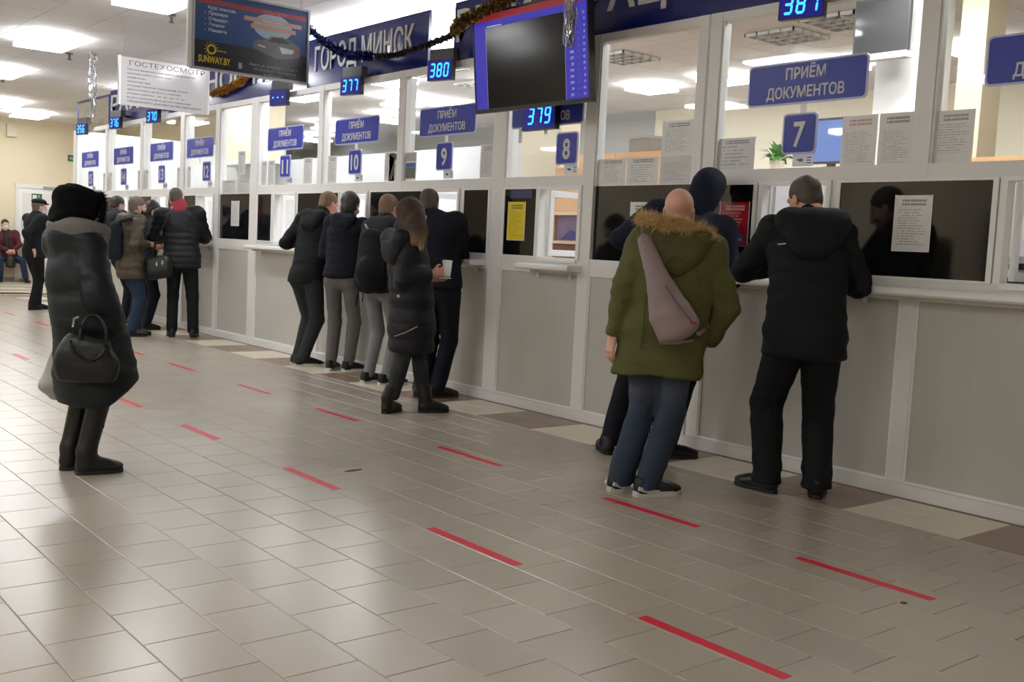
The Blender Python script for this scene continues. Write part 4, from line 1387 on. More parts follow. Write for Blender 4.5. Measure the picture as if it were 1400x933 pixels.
def net_obj(name, F, m, parent, it=2, disp=None):
    V, Q = F.net()
    V = relax(V, Q, it)
    if disp is not None:
        V = V + vnormals(V, Q) * disp(V)[:, None]
    return link(name, to_mesh(name, [(V, Q)]), m, parent)


def A(*p):
    return np.array(p, float)


def unit(v):
    v = np.array(v, float)
    return v / (np.linalg.norm(v) + 1e-9)


def ik(a, c, l1, l2, pole):
    """middle joint of a two-bone chain from a to c, bent towards pole"""
    a, c = np.array(a, float), np.array(c, float)
    d = np.linalg.norm(c - a)
    w_ = (c - a) / d
    if d > 0.995 * (l1 + l2):
        c = a + w_ * 0.995 * (l1 + l2)
        d = 0.995 * (l1 + l2)
    x = (l1 * l1 - l2 * l2 + d * d) / (2 * d)
    y = math.sqrt(max(l1 * l1 - x * x, 0))
    p = np.array(pole, float)
    p = p - w_ * (p @ w_)
    return a + w_ * x + unit(p) * y, c


def cloth(name, col, kind='plain', sheen=0.0, rough=0.8):
    return mat(name, col, rough, spec=0.25, vary=0.16, scale=11, bump=0.55, bscale=24, stretch=(0.8, 0.8, 1.5), sheen=sheen)


skin_m = mat('skin_fair', rgb(206, 158, 138), 0.5, spec=0.35, vary=0.05, scale=20)
eye_m = mat('eye_white', rgb(220, 216, 210), 0.2)
shoe_black = mat('black_leather_shoe', rgb(14, 14, 15), 0.4, spec=0.4)
sole_black = mat('black_rubber_sole', rgb(26, 25, 26), 0.7)
sole_white = mat('white_rubber_sole', rgb(196, 194, 190), 0.5)
mask_white = mat('mask_cloth', rgb(214, 222, 228), 0.8)
mask_black = mat('mask_black', rgb(22, 22, 24), 0.8)


def shoe(parent, ank, yaw, L, mat_up, mat_sole, h=0.11, boot=0.0, shin=None, accent=None):
    """a shoe whose heel stands under the ankle joint; yaw turns it from local +Y towards +X"""
    c, s_ = math.sin(yaw), math.cos(yaw)
    f, r = A(c, s_, 0), A(s_, -c, 0)
    o = A(ank[0], ank[1], 0)
    B = [r, f, A(0, 0, 1)]
    hl = o - f * 0.065
    toe = hl + f * L
    lo, hi = np.minimum(hl, toe) - 0.12, np.maximum(hl, toe) + 0.12
    lo[2], hi[2] = -0.03, h + boot + 0.06
    F = Field(lo, hi, 0.0065)
    F.cone(hl + f * 0.05 + A(0, 0, 0.035), toe - f * 0.07 + A(0, 0, 0.03), 0.04, 0.045, 0.02, u=r, sa=0.045, sb=0.035)
    F.ell(toe - f * 0.065 + A(0, 0, 0.034), (0.046, 0.068, 0.03), 0.02, B)
    tp = shin(h + boot) if shin is not None and boot > 0 else hl + f * 0.055 + A(0, 0, h)
    F.cone(hl + f * 0.045 + A(0, 0, 0.05), hl + f * 0.055 + A(0, 0, h), 0.036, 0.04, 0.03, u=r, sa=0.045, sb=0.045)
    if boot > 0:
        F.cone(hl + f * 0.055 + A(0, 0, h), tp, 0.044, 0.056, 0.03, u=r, sa=0.05, sb=0.06)
    F.cone(hl + f * 0.06 + A(0, 0, 0.08), toe - f * 0.1 + A(0, 0, 0.045), 0.034, 0.034, 0.025)
    F.cut(A(0, 0, 0.016), A(0, 0, -1))
    F.cut(A(0, 0, h + boot), A(0, 0, 1))
    up_ = net_obj('shoe', F, mat_up, parent, 2)
    pts = []
    for k in range(28):
        a = 2 * math.pi * k / 28
        y = 0.5 * L + 0.5 * L * math.cos(a)
        w_ = (0.043 + 0.012 * math.sin(math.pi * min(max((y / L - 0.45) / 0.55, 0), 1))) * abs(math.sin(a)) ** 0.55 * (1 if math.sin(a) > 0 else -1)
        pts.append((y, w_))
    mb = MB()
    P_ = [hl + f * y + r * x for y, x in pts]
    n = len(P_)
    zt = 0.03 if mat_sole.name.startswith('white') else 0.022
    mb.add([(p[0], p[1], 0.0) for p in P_] + [(p[0], p[1], zt) for p in P_], [tuple(range(n - 1, -1, -1)), tuple(range(n, 2 * n))] + [(i, (i + 1) % n, n + (i + 1) % n, n + i) for i in range(n)])
    mb.obj('sole', mat_sole, up_)
    if accent:
        mb = MB()
        for sd in (-1, 1):
            a_ = hl + f * 0.01 + r * sd * 0.036
            b_ = hl + f * 0.13 + r * sd * 0.05
            mb.tube([a_ + A(0, 0, 0.05), (a_ + b_) / 2 + A(0, 0, 0.032), b_ + A(0, 0, 0.034)], [0.012, 0.012, 0.006], 6)
        mb.obj('side_stripe', accent, up_)
    return up_


def hand(w_, d, palm, thumb, curl=0.5, s=1.0, h=0.0045):
    """wrist point, pointing direction, palm normal (towards the palm), thumb side; five bent fingers"""
    d, palm = unit(d), np.array(palm, float)
    palm = unit(palm - d * (palm @ d))
    t = unit(np.array(thumb) - d * (np.array(thumb) @ d) - palm * (np.array(thumb) @ palm))
    F = Field(w_ - 0.14 * s - 0.02, w_ + 0.22 * s + d * 0.06, h)
    F.lo = np.array(w_) - 0.2 * s
    F = Field(np.array(w_) - 0.21 * s, np.array(w_) + 0.21 * s, h)
    F.cone(w_ - d * 0.03 * s, w_ + d * 0.02 * s, 0.027 * s, 0.026 * s, 0.01, u=t, sa=0.021 * s, sb=0.019 * s)
    F.cone(w_ + d * 0.015 * s, w_ + d * 0.078 * s, 0.03 * s, 0.039 * s, 0.015, u=t, sa=0.018 * s, sb=0.013 * s)
    for i, (off, L) in enumerate(((0.03, 0.072), (0.01, 0.08), (-0.011, 0.074), (-0.031, 0.058))):
        b = w_ + d * (0.085 - 0.004 * abs(i - 1)) * s + t * off * s
        dd, a = d.copy(), curl * 0.5
        p = b
        for j, fr in enumerate((0.44, 0.31, 0.25)):
            dd = unit(dd * math.cos(a) + palm * math.sin(a))
            q = p + dd * L * fr * s
            F.cone(p, q, (0.0092 - 0.0007 * j) * s, (0.0088 - 0.0008 * j) * s, 0.003)
            p = q
            a = curl * 0.9
    p = w_ + d * 0.02 * s + t * 0.024 * s
    F.cone(w_ + d * 0.01 * s, p, 0.016 * s, 0.014 * s, 0.012)
    q = p + unit(d * 0.75 + t * 0.6 + palm * 0.35) * 0.045 * s
    F.cone(p, q, 0.0125 * s, 0.0105 * s, 0.006)
    F.cone(q, q + unit(d * 0.95 + palm * 0.35 * (0.5 + curl)) * 0.032 * s, 0.0105 * s, 0.008 * s, 0.003)
    V, Q = F.net()
    return relax(V, Q, 1), Q


def person(name_, loc, view, label, S):
    """a standing figure; every joint is given in the frame (right, away, up) seen along `view`.
    S: H height, psi turn of the body (towards right), hip, neck, head points, hands, feet ..."""
    rz = math.atan2(-view[0], view[1])
    t = empty('person', (loc[0], loc[1], 0), Matrix.Rotation(rz, 4, 'Z'), label, 'person', S.get('group'))
    H = S['H']
    k = H / 1.75
    bulk = S.get('bulk', 1.0)
    psi = R(S.get('psi', 0))
    f, r = A(math.sin(psi), math.cos(psi), 0), A(math.cos(psi), -math.sin(psi), 0)
    cpsi = R(S.get('chest_psi', S.get('psi', 0)))
    cf, cr = A(math.sin(cpsi), math.cos(cpsi), 0), A(math.cos(cpsi), -math.sin(cpsi), 0)
    hip = A(*S['hip'])
    nb = A(*S['neck'])            # base of the neck
    spine = unit(nb - hip)
    cfl = unit(cf - spine * (cf @ spine))
    crl = np.cross(cfl, spine)
    head = A(*S['head'])
    hy, hp = R(S.get('head_psi', S.get('psi', 0))), R(S.get('head_pitch', 0))
    hf = A(math.sin(hy) * math.cos(hp), math.cos(hy) * math.cos(hp), -math.sin(hp))
    hr = A(math.cos(hy), -math.sin(hy), 0)
    roll = R(S.get('head_roll', 0))
    hu = np.cross(hr, hf)
    hr, hu = hr * math.cos(roll) - hu * math.sin(roll), hu * math.cos(roll) + hr * math.sin(roll)
    HB = [hr, hf, hu]
    hs = S.get('hs', 1.0)

    def hp_(x, y, z):
        return head + (hr * x + hf * y + hu * z) * hs
    sw = S.get('sw', 0.175) * k
    shl = {-1: nb - spine * 0.055 * k - crl * sw, 1: nb - spine * 0.055 * k + crl * sw}
    shl[-1] = shl[-1] + A(*S.get('shl_off', (0, 0, 0)))
    shl[1] = shl[1] + A(*S.get('shr_off', (0, 0, 0)))
    l1, l2 = 0.305 * k, 0.262 * k
    elb, wri = {}, {}
    for sd, key in ((-1, 'lh'), (1, 'rh')):
        tgt = A(*S[key])
        pole = A(*S.get(key + '_pole', tuple(-f * 0.5 + r * sd * 0.7 - A(0, 0, 0.6))))
        elb[sd], wri[sd] = ik(shl[sd], tgt, l1, l2, pole)
    hipj = {sd: hip + r * sd * 0.088 * k - A(0, 0, 0.03) for sd in (-1, 1)}
    lt, ls = 0.42 * k, 0.415 * k
    ank, knee, fyaw = {}, {}, {}
    for sd, key in ((-1, 'lf'), (1, 'rf')):
        x, y, yw = S[key][:3]
        zt = S[key][3] if len(S[key]) > 3 else 0
        ank[sd] = A(x, y, 0.085 * k + zt)
        fyaw[sd] = R(yw)
        pole = A(*S[key + '_pole']) if key + '_pole' in S else unit(A(math.sin(R(yw)), math.cos(R(yw)), 0) + f) + A(0, 0, 0.1)
        kn, an = ik(hipj[sd], ank[sd], lt, ls, pole)
        # never longer than the leg: let the hip joint give instead
        if np.linalg.norm(ank[sd] - hipj[sd]) > (lt + ls) * 0.995:
            kn = hipj[sd] * 0.5 + ank[sd] * 0.5 + f * 0.01
        knee[sd] = kn
    # ---- body: one continuous skin
    tw0 = min(1.0, S.get('tw', 1.0) * 0.95)
    lo = np.min([hip, nb, head, *elb.values(), *wri.values(), *ank.values(), *knee.values()], 0) - 0.16
    hi = np.max([hip, nb, head, *elb.values(), *wri.values(), *ank.values(), *knee.values()], 0) + 0.18
    lo[2] = -0.02
    fine = S.get('fine', 1.0)
    F = Field(lo, hi, 0.013 * fine)
    F.cone(hip, hip * 0.55 + nb * 0.45, 0.135 * k, 0.12 * k, 0.03, u=r, sa=0.09 * k, sb=0.08 * k)
    F.cone(hip * 0.55 + nb * 0.45, hip * 0.22 + nb * 0.78, 0.12 * k, 0.14 * k, 0.03, u=crl, sa=0.08 * k, sb=0.09 * k)
    F.cone(shl[-1], shl[1], 0.055 * k, 0.055 * k, 0.05)
    F.cone(nb - spine * 0.03, hp_(0, -0.02, -0.06), 0.056, 0.054, 0.03)
    for sd in (-1, 1):
        F.cone(shl[sd], elb[sd], 0.05 * k, 0.041 * k, 0.03).cone(elb[sd], wri[sd], 0.041 * k, 0.028 * k, 0.02)
        F.cone(hipj[sd], knee[sd], 0.075 * k * tw0, 0.052 * k * tw0, 0.02).cone(knee[sd], ank[sd], 0.05 * k * tw0, 0.034 * k * tw0, 0.02)
    F.ell(hp_(0, -0.005, 0), (0.06, 0.075, 0.09), 0.02, HB)
    V0, Q0 = F.net()
    parts = [(relax(V0, Q0, 2), Q0)]
    # head at finer grain
    G = Field(head - 0.17 * hs, head + 0.17 * hs, 0.0055 * max(1, fine * 0.8))
    G.ell(hp_(0, -0.018, 0.032), (0.076 * hs, 0.094 * hs, 0.086 * hs), 0.02, HB)
    G.ell(hp_(0, 0.018, -0.035), (0.064 * hs, 0.076 * hs, 0.085 * hs), 0.03, HB)
    G.ell(hp_(0, 0.048, -0.088), (0.044 * hs, 0.042 * hs, 0.036 * hs), 0.03, HB)
    G.cone(hp_(0, -0.03, -0.05), hp_(0, -0.04, -0.14), 0.056 * hs, 0.058 * hs, 0.02)
    G.cone(hp_(-0.045, 0.07, 0.028), hp_(0.045, 0.07, 0.028), 0.014 * hs, 0.014 * hs, 0.02)
    for sx in (-1, 1):
        G.carve(hp_(sx * 0.033, 0.1, 0.003), (0.02 * hs, 0.018 * hs, 0.012 * hs), 0.012, HB)
        G.ell(hp_(sx * 0.078, -0.01, -0.012), (0.009 * hs, 0.019 * hs, 0.031 * hs), 0.006, HB)
        G.carve(hp_(sx * 0.088, -0.004, -0.012), (0.006 * hs, 0.01 * hs, 0.018 * hs), 0.005, HB)
        G.ell(hp_(sx * 0.045, 0.068, -0.03), (0.022 * hs, 0.02 * hs, 0.022 * hs), 0.02, HB)
    G.cone(hp_(0, 0.092, 0.012), hp_(0, 0.112, -0.034), 0.009 * hs, 0.014 * hs, 0.012)
    G.ell(hp_(0, 0.104, -0.038), (0.019 * hs, 0.012 * hs, 0.01 * hs), 0.008, HB)
    G.ell(hp_(0, 0.092, -0.066), (0.024 * hs, 0.012 * hs, 0.006 * hs), 0.006, HB)
    G.ell(hp_(0, 0.09, -0.077), (0.021 * hs, 0.012 * hs, 0.006 * hs), 0.006, HB)
    Vh, Qh = G.net()
    parts.append((relax(Vh, Qh, 1), Qh))
    for sd, key in ((-1, 'lh'), (1, 'rh')):
        fd = unit(wri[sd] - elb[sd])
        d_ = A(*S[key + '_dir']) if key + '_dir' in S else fd
        palm = A(*S[key + '_palm']) if key + '_palm' in S else (-r * sd * 0.8 - A(0, 0, 0.4))
        th = A(*S[key + '_thumb']) if key + '_thumb' in S else f + A(0, 0, 0.3)
        Vh, Qh = hand(wri[sd], unit(d_), palm, th, S.get(key + '_curl', 0.5), k * S.get('hand', 1.0), 0.0045 * (1 if fine <= 1 else 1.5))
        parts.append((Vh, Qh))
    link('body', to_mesh('body', parts), S.get('skin', skin_m), t)
    for sx in (-1, 1):
        e = MB().lathe([(0.0008, -0.011), (0.008, -0.008), (0.0115, 0), (0.008, 0.008), (0.0008, 0.011)], 0, 0, 10).obj('eye', eye_m, t, True)
        e.location = hp_(sx * 0.033, 0.083, 0.003)
    # ---- trousers
    tm = S['trouser']
    tw = S.get('tw', 1.0)
    F = Field(A(lo[0], lo[1], 0), A(hi[0], hi[1], hip[2] + 0.25), 0.011 * fine)
    F.cone(hip + A(0, 0, 0.1), hip - A(0, 0, 0.02), 0.155 * k, 0.16 * k, 0.03, u=r, sa=0.105 * k, sb=0.118 * k)
    top_d = S.get('trouser_hem', 0.05)
    for sd in (-1, 1):
        F.cone(hipj[sd] - f * 0.01, knee[sd], 0.095 * k * tw, 0.071 * k * tw, 0.022)
        F.cone(knee[sd], ank[sd] - A(0, 0, 0.075), 0.071 * k * tw, 0.062 * k * tw * S.get('flare', 1.0), 0.015)
        F.ell(hipj[sd] - f * 0.04 + A(0, 0, -0.02), (0.078 * k, 0.074 * k, 0.085 * k), 0.03)
    F.cut(A(0, 0, hip[2] + 0.12), A(0, 0, 1)).cut(A(0, 0, top_d), A(0, 0, -1))
    wr_ = S.get('wr', 1.0)
    sd_ = S.get('seed', 1)

    def tdisp(V):
        zk = np.clip(1 - np.abs(V[:, 2] - knee[1][2]) / 0.22, 0, 1) * 0.5 + np.clip(1 - (V[:, 2] - top_d) / 0.18, 0, 1)
        return wr_ * (0.006 * wav(V, 16, sd_ + 3, stretch=(1, 1, 0.6)) + 0.009 * zk * wav(V, 26, sd_ + 5, stretch=(0.5, 0.5, 2.2)))
    net_obj('trousers', F, tm, t, 2, tdisp)
    # ---- shoes
    for sd in (-1, 1):
        shoe(t, ank[sd], fyaw[sd], S.get('shoe_len', 0.285) * k, S.get('shoe', shoe_black), S.get('sole', sole_black), S.get('shoe_h', 0.105), S.get('boot', 0.0), shin=(lambda z, sd=sd: ank[sd] + (knee[sd] - ank[sd]) * ((z - ank[sd][2]) / (knee[sd][2] - ank[sd][2]))), accent=S.get('shoe_accent'))
    # ---- jacket
    jm = S['jacket']
    hem = S['hem']
    ease = S.get('ease', 1.0)
    jl = lo.copy()
    jh = hi.copy()
    jl[:2] -= 0.08
    jh[:2] += 0.08
    jl[2] = hem - 0.12
    jh[2] = min(hi[2], max(nb[2] + 0.22, head[2] + 0.02))
    F = Field(jl, jh, 0.012 * fine)
    ch = hip * 0.25 + nb * 0.75
    wa = hip * 0.6 + nb * 0.4
    rings = S.get('rings')
    if rings is None:
        hw = 0.172 * k * ease * bulk
        hem_c = A(hip[0] * 0.75 + 0.25 * (ank[-1][0] + ank[1][0]) / 2, hip[1] * 0.75 + 0.25 * (ank[-1][1] + ank[1][1]) / 2, hem - 0.02)
        F.cone(hem_c, hip, hw * 1.06 * S.get('hemw', 1.0), hw * 1.02, 0.03, u=r, sa=0.15 * k * bulk * S.get('hemw', 1.0), sb=0.145 * k * bulk)
        F.cone(hip, wa, hw * 1.02, hw * 0.98, 0.03, u=unit(r + cr), sa=0.145 * k * bulk, sb=0.128 * k * bulk)
        F.cone(wa, ch, hw * 0.98, hw * 1.04, 0.03, u=crl, sa=0.125 * k * bulk, sb=0.135 * k * bulk)
        F.cone(ch, nb - spine * 0.03 * k, hw * 1.02, hw * 0.62, 0.04, u=crl, sa=0.128 * k * bulk, sb=0.088 * k * bulk)
    else:
        for (c0, w0, d0), (c1, w1, d1) in zip(rings[:-1], rings[1:]):
            F.cone(c0, c1, w0, w1, 0.03, u=cr, sa=d0, sb=d1)
    hn = S.get('hem_n', (0, 0, -1))
    F.cut(A(hip[0], hip[1], hem), A(*hn))
    if 'hem2' in S:
        F.cut(A(*S['hem2'][0]), A(*S['hem2'][1]))
    ar = S.get('arm', 1.0)
    G2 = Field(jl, jh, 0.012 * fine)
    for sd in (-1, 1):
        G2.cone(nb - spine * 0.06 * k + crl * sd * 0.07 * k, shl[sd], 0.075 * k * ar, 0.078 * k * ar, 0.04)
        G2.cone(shl[sd], elb[sd], 0.077 * k * ar, 0.063 * k * ar, 0.03).cone(elb[sd], wri[sd] - unit(wri[sd] - elb[sd]) * 0.02, 0.063 * k * ar, 0.048 * k * ar, 0.02)
        fd = unit(wri[sd] - elb[sd])
        # flat cuff
        sl, P = G2.sub(np.minimum(wri[sd], elb[sd]) - 0.1, np.maximum(wri[sd], elb[sd]) + 0.1, 0.02)
        q = (P - wri[sd]) @ fd
        G2.f[sl] = np.where(np.linalg.norm(P - wri[sd], axis=-1) < 0.11, np.maximum(G2.f[sl], q + 0.008), G2.f[sl])
    F.merge(G2, S.get('armk', 0.022))
    if S.get('collar', True):
        F.cone(nb - spine * 0.04, nb + (hp_(0, -0.03, -0.1) - nb) * 0.75 + A(0, 0, 0.0), 0.088, 0.078, 0.03, u=crl, sa=0.085, sb=0.078)
    for c_, rr_ in S.get('lumps', []):
        F.ell(A(*c_), rr_, 0.04)
    puff = S.get('puff', 0)
    pp = S.get('puff_pitch', 0.085)

    def jdisp(V):
        d = wr_ * (0.009 * wav(V, 11, sd_, stretch=(1, 1, 0.7)) + 0.0075 * wav(V, 24, sd_ + 1, stretch=(0.8, 0.8, 1.6)) + 0.004 * np.abs(wav(V, 38, sd_ + 2, stretch=(0.5, 0.5, 1.7))))
        # folds inside the elbows and under the arms
        for sd in (-1, 1):
            w_ = np.exp(-((np.linalg.norm(V - elb[sd], axis=1) / 0.11) ** 2))
            d = d + wr_ * 0.011 * w_ * wav(V, 42, sd_ + 7, stretch=(0.6, 0.6, 1.6))
        if puff:
            ph = V[:, 2] / pp + 0.06 * wav(V, 9, sd_ + 9)
            d = d + puff * (np.abs(np.sin(np.pi * ph)) ** 0.55 - 0.62)
        return d
    jo = net_obj('jacket', F, jm, t, 2, jdisp)
    S['_'] = dict(t=t, hp=hp_, HB=HB, nb=nb, spine=spine, crl=crl, cfl=cfl, shl=shl, elb=elb, wri=wri, hip=hip, knee=knee, ank=ank, hs=hs, head=head, k=k, f=f, r=r, jacket=jo, rz=rz)
    # ---- hair
    hair = S.get('hair')
    if hair:
        style, hm = hair
        G = Field(head - 0.36 * hs, head + 0.2 * hs, 0.007 * max(1, fine * 0.8))
        G.ell(hp_(0, -0.02, 0.036), (0.083 * hs, 0.101 * hs, 0.094 * hs), 0.02, HB)
        if style == 'crop':
            G.ell(hp_(0, -0.03, -0.03), (0.074 * hs, 0.078 * hs, 0.07 * hs), 0.02, HB)
            G.cut(hp_(0, 0.085, 0.07), -hu * 1.0 + hf * 0.95)
            G.cut(hp_(0, -0.06, -0.075), -hu)
            dsp = lambda V: 0.002 * wav(V, 90, 3) - 0.002
        elif style == 'full':
            G.ell(hp_(0, -0.025, 0.05), (0.088 * hs, 0.104 * hs, 0.09 * hs), 0.02, HB)
            G.ell(hp_(0, -0.035, -0.03), (0.08 * hs, 0.08 * hs, 0.075 * hs), 0.02, HB)
            G.cut(hp_(0, 0.1, 0.05), -hu * 1.0 + hf * 0.9)
            G.cut(hp_(0, -0.06, -0.085), -hu)
            dsp = lambda V: 0.005 * wav(V, 70, 3)
        elif style == 'long':
            G.ell(hp_(0, -0.03, 0.03), (0.096 * hs, 0.112 * hs, 0.104 * hs), 0.02, HB)
            G.cut(hp_(0, 0.098, 0.0), hf * 1.0 - hu * 0.25)
            G.carve(hp_(0, 0.11, -0.05), (0.055, 0.085, 0.1), 0.01, HB)
            for p, q, ra, rb in S['locks']:
                G.cone(A(*p), A(*q), ra, rb, 0.03)
            dsp = lambda V: 0.004 * wav(V, 60, 3, stretch=(1, 1, 0.15)) + 0.002 * wav(V, 160, 4, stretch=(1, 1, 0.1))
        net_obj('hair', G, hm, t, 1, dsp)
    # ---- mask
    if S.get('mask'):
        G = Field(head - 0.17, head + 0.17, 0.006)
        G.ell(hp_(0, 0.03, -0.055), (0.068, 0.088, 0.075), 0.02, HB)
        G.ell(hp_(0, 0.098, -0.03), (0.02, 0.026, 0.02), 0.03, HB)
        G.cut(hp_(0, 0.1, -0.008), hu)
        G.cut(hp_(0, 0.03, 0), -hf)
        net_obj('face_mask', G, S['mask'], t, 1)
        mb = MB()
        for sx in (-1, 1):
            mb.tube([hp_(sx * 0.066, 0.035, -0.03), hp_(sx * 0.08, 0.0, 0.015), hp_(sx * 0.088, -0.025, 0.005)], 0.0022, 5)
            mb.tube([hp_(sx * 0.06, 0.035, -0.08), hp_(sx * 0.078, -0.01, -0.05), hp_(sx * 0.088, -0.028, -0.02)], 0.0022, 5)
        mb.obj('ear_loop', S['mask'], t)
    return S


def hood_down(S, m, size=1.0, drop=0.0, wide=1.0, name='hood', back=0.075, height=0.0):
    """a hood lying on the upper back: a draped pouch with an open rim round the neck"""
    s = S['_']
    u, f_, sp = s['crl'] * size, s['cfl'] * size, s['spine'] * size
    c = s['nb'] - f_ * back / size - s['spine'] * (0.02 - height + drop)
    F = Field(c - 0.32, c + 0.32, 0.010)
    B = [s['crl'], s['cfl'], s['spine']]
    # collar rim rising at the nape and running forward on both sides
    F.ell(c + sp * 0.01, (0.125 * size * wide, 0.07 * size, 0.06 * size), 0.03, B)
    for q in (-1, 1):
        F.cone(c + u * q * 0.085 * wide + sp * 0.02, c + u * q * 0.10 * wide + f_ * 0.13 - sp * 0.01, 0.045 * size, 0.032 * size, 0.04)
        F.cone(c + u * q * 0.09 * wide - sp * 0.02 - f_ * 0.02, c + u * q * 0.035 - sp * 0.15 - f_ * 0.045, 0.06 * size, 0.04 * size, 0.05)
    F.ell(c - sp * 0.085 - f_ * 0.035, (0.105 * size * wide, 0.06 * size, 0.085 * size), 0.05, B)
    F.carve(c + f_ * 0.075 + sp * 0.065, (0.082 * size * wide, 0.085 * size, 0.06 * size), 0.025, B)
    sd = S.get('seed', 1)
    return net_obj(name, F, m, s['t'], 2, lambda V: 0.008 * wav(V, 16, sd + 20) + 0.007 * wav(V, 30, sd + 21, stretch=(0.6, 0.6, 1.8)))


def hood_up(S, m, name='hood', size=1.0, opening=True, peak=0.0, fuzz=0.0, neck=True, nape=0.0):
    s = S['_']
    hp_, HB = s['hp'], s['HB']
    F = Field(s['head'] - 0.34, s['head'] + 0.26, 0.009)
    F.ell(hp_(0, -0.022, 0.03), (0.104 * size, 0.125 * size, 0.118 * size), 0.03, HB)
    F.ell(hp_(0, -0.05, -0.02), (0.096 * size, 0.105 * size, 0.12 * size), 0.03, HB)
    if peak:
        F.ell(hp_(0, -0.08, 0.07), (0.06, 0.07, 0.06), 0.04, HB)
    if nape:
        F.ell(hp_(0, -0.085, -0.075), (0.095, nape, 0.075), 0.05, HB)
    if neck:
        F.cone(hp_(0, -0.035, -0.08), s['nb'] + s['spine'] * 0.01, 0.095 * size, 0.115 * size, 0.04)
    if opening:
        F.carve(hp_(0, 0.13, -0.01), (0.07, 0.085, 0.1), 0.015, HB)
    sd = S.get('seed', 1)
    return net_obj(name, F, m, s['t'], 2, lambda V: 0.005 * wav(V, 16, sd + 30) + 0.0035 * wav(V, 34, sd + 31, stretch=(1, 1, 1.6)) + fuzz * wav(V, 110, sd + 33))


def tufts(name, pts, rad, length, n, m, parent, seed=1, thick=0.0022):
    """a strip of fur: many thin hairs leaving the path"""
    rr = random.Random(seed)
    P_ = [Vector(p) for p in pts]
    mb = MB()
    for k in range(n):
        i = rr.randrange(len(P_) - 1)
        p = P_[i].lerp(P_[i + 1], rr.random())
        d = Vector((rr.gauss(0, 1), rr.gauss(0, 1), rr.gauss(0, 1))).normalized()
        b = p + d * rad * rr.uniform(0.3, 1)
        e = b + (d + Vector((rr.gauss(0, .35), rr.gauss(0, .35), rr.gauss(0, .35)))) * length * rr.uniform(0.5, 1.1)
        sd = d.cross(Vector((rr.gauss(0, 1), rr.gauss(0, 1), rr.gauss(0, 1)))).normalized() * thick
        mb.add([b - sd, b + sd, e], [(0, 1, 2)])
    mb.tube([tuple(p) for p in P_], rad * 0.8, 8)
    o = mb.obj(name, m, parent)
    return o

# ------------------------------------------------------------------ the people
blk = cloth('black_jacket_cloth', rgb(15, 19, 23), rough=0.75)
blk_trouser = cloth('black_trouser_cloth', rgb(14, 16, 20))
navy = cloth('navy_cloth', rgb(15, 19, 29))
navy_knit = cloth('navy_knit', rgb(20, 26, 42))
navy_trouser = cloth('navy_trouser_cloth', rgb(14, 18, 30))
olive = cloth('olive_parka_cloth', rgb(80, 80, 44))
olive_dark = cloth('olive_hood_cloth', rgb(74, 74, 42))
denim = cloth('blue_denim', rgb(34, 47, 68))
_d = NT('worn_blue_denim')
_tc = _d.n('ShaderNodeTexCoord')
_sp = _d.n('ShaderNodeSeparateXYZ')
_d.l(_tc.outputs['Object'], _sp.inputs[0])
_nz = _d.n('ShaderNodeTexNoise', i_Scale=9.0, i_Detail=4.0)
_d.l(_tc.outputs['Object'], _nz.inputs['Vector'])
_pk = _d.math('SUBTRACT', 1.0, _d.math('MULTIPLY', _d.math('ABSOLUTE', _d.math('SUBTRACT', _sp.outputs[2], 0.56)), 7.0))
_fd = _d.n('ShaderNodeClamp')
_d.l(_d.math('MULTIPLY', _pk, _d.math('MULTIPLY_ADD', _nz.outputs['Fac'], 1.6, -0.2)), _fd.inputs[0])
_d.l(_d.mix(_fd.outputs[0], rgb(32, 45, 66), rgb(74, 80, 92)), _d.b.inputs['Base Color'])
_d.b.inputs['Roughness'].default_value = 0.85
_nb = _d.n('ShaderNodeTexNoise', i_Scale=26.0, i_Detail=4.0)
_d.l(_tc.outputs['Object'], _nb.inputs['Vector'])
_bp = _d.n('ShaderNodeBump', i_Strength=0.5, i_Distance=0.01)
_d.l(_nb.outputs['Fac'], _bp.inputs['Height'])
_d.l(_bp.outputs[0], _d.b.inputs['Normal'])
worn_denim = _d.m
grey_denim = cloth('grey_denim', rgb(98, 96, 96))
pale_denim = cloth('pale_grey_denim', rgb(122, 122, 124))
dark_grey_cloth = cloth('dark_grey_cloth', rgb(42, 44, 48))
puffer_black = mat('black_puffer_nylon', rgb(17, 19, 24), 0.6, spec=0.3, vary=0.1, scale=14, bump=0.2, bscale=50)
puffer_brown = mat('brown_puffer_nylon', rgb(66, 58, 46), 0.5, spec=0.35, vary=0.1, scale=14, bump=0.2, bscale=50)
coat_black = mat('black_green_coat_nylon', rgb(15, 22, 25), 0.55, spec=0.3, vary=0.1, scale=10, bump=0.2, bscale=45)
black_leather = mat('black_leather', rgb(13, 15, 17), 0.36, spec=0.4, vary=0.15, scale=16, bump=0.35, bscale=30)
maroon = cloth('maroon_cloth', rgb(74, 34, 36))
grey_lining = cloth('grey_lining_cloth', rgb(112, 110, 108))
black_fur = mat('black_fur', rgb(13, 13, 14), 0.9, spec=0.1)
tan_fur = mat('tan_fur', rgb(196, 164, 112), 0.7, vary=0.3, scale=40)
red_knit = cloth('red_knit', rgb(150, 52, 62))
mauve = mat('mauve_bag_fabric', rgb(134, 116, 118), 0.55, spec=0.35, vary=0.06, scale=12, bump=0.2, bscale=60)
mauve_dark = mat('mauve_bag_seam', rgb(98, 84, 86), 0.6)
hair_brown = mat('dark_brown_hair', rgb(46, 36, 30), 0.5, vary=0.2, scale=60)
hair_short = mat('cropped_brown_hair', rgb(70, 58, 50), 0.6, vary=0.2, scale=80)
hair_ginger = mat('light_brown_hair', rgb(116, 88, 66), 0.6, vary=0.2, scale=80)
hair_grey = mat('greying_hair', rgb(92, 82, 72), 0.6, vary=0.2, scale=80)
hair_black = mat('black_hair', rgb(28, 25, 24), 0.5, vary=0.2, scale=60)
_h = NT('brown_hair_pale_ends')
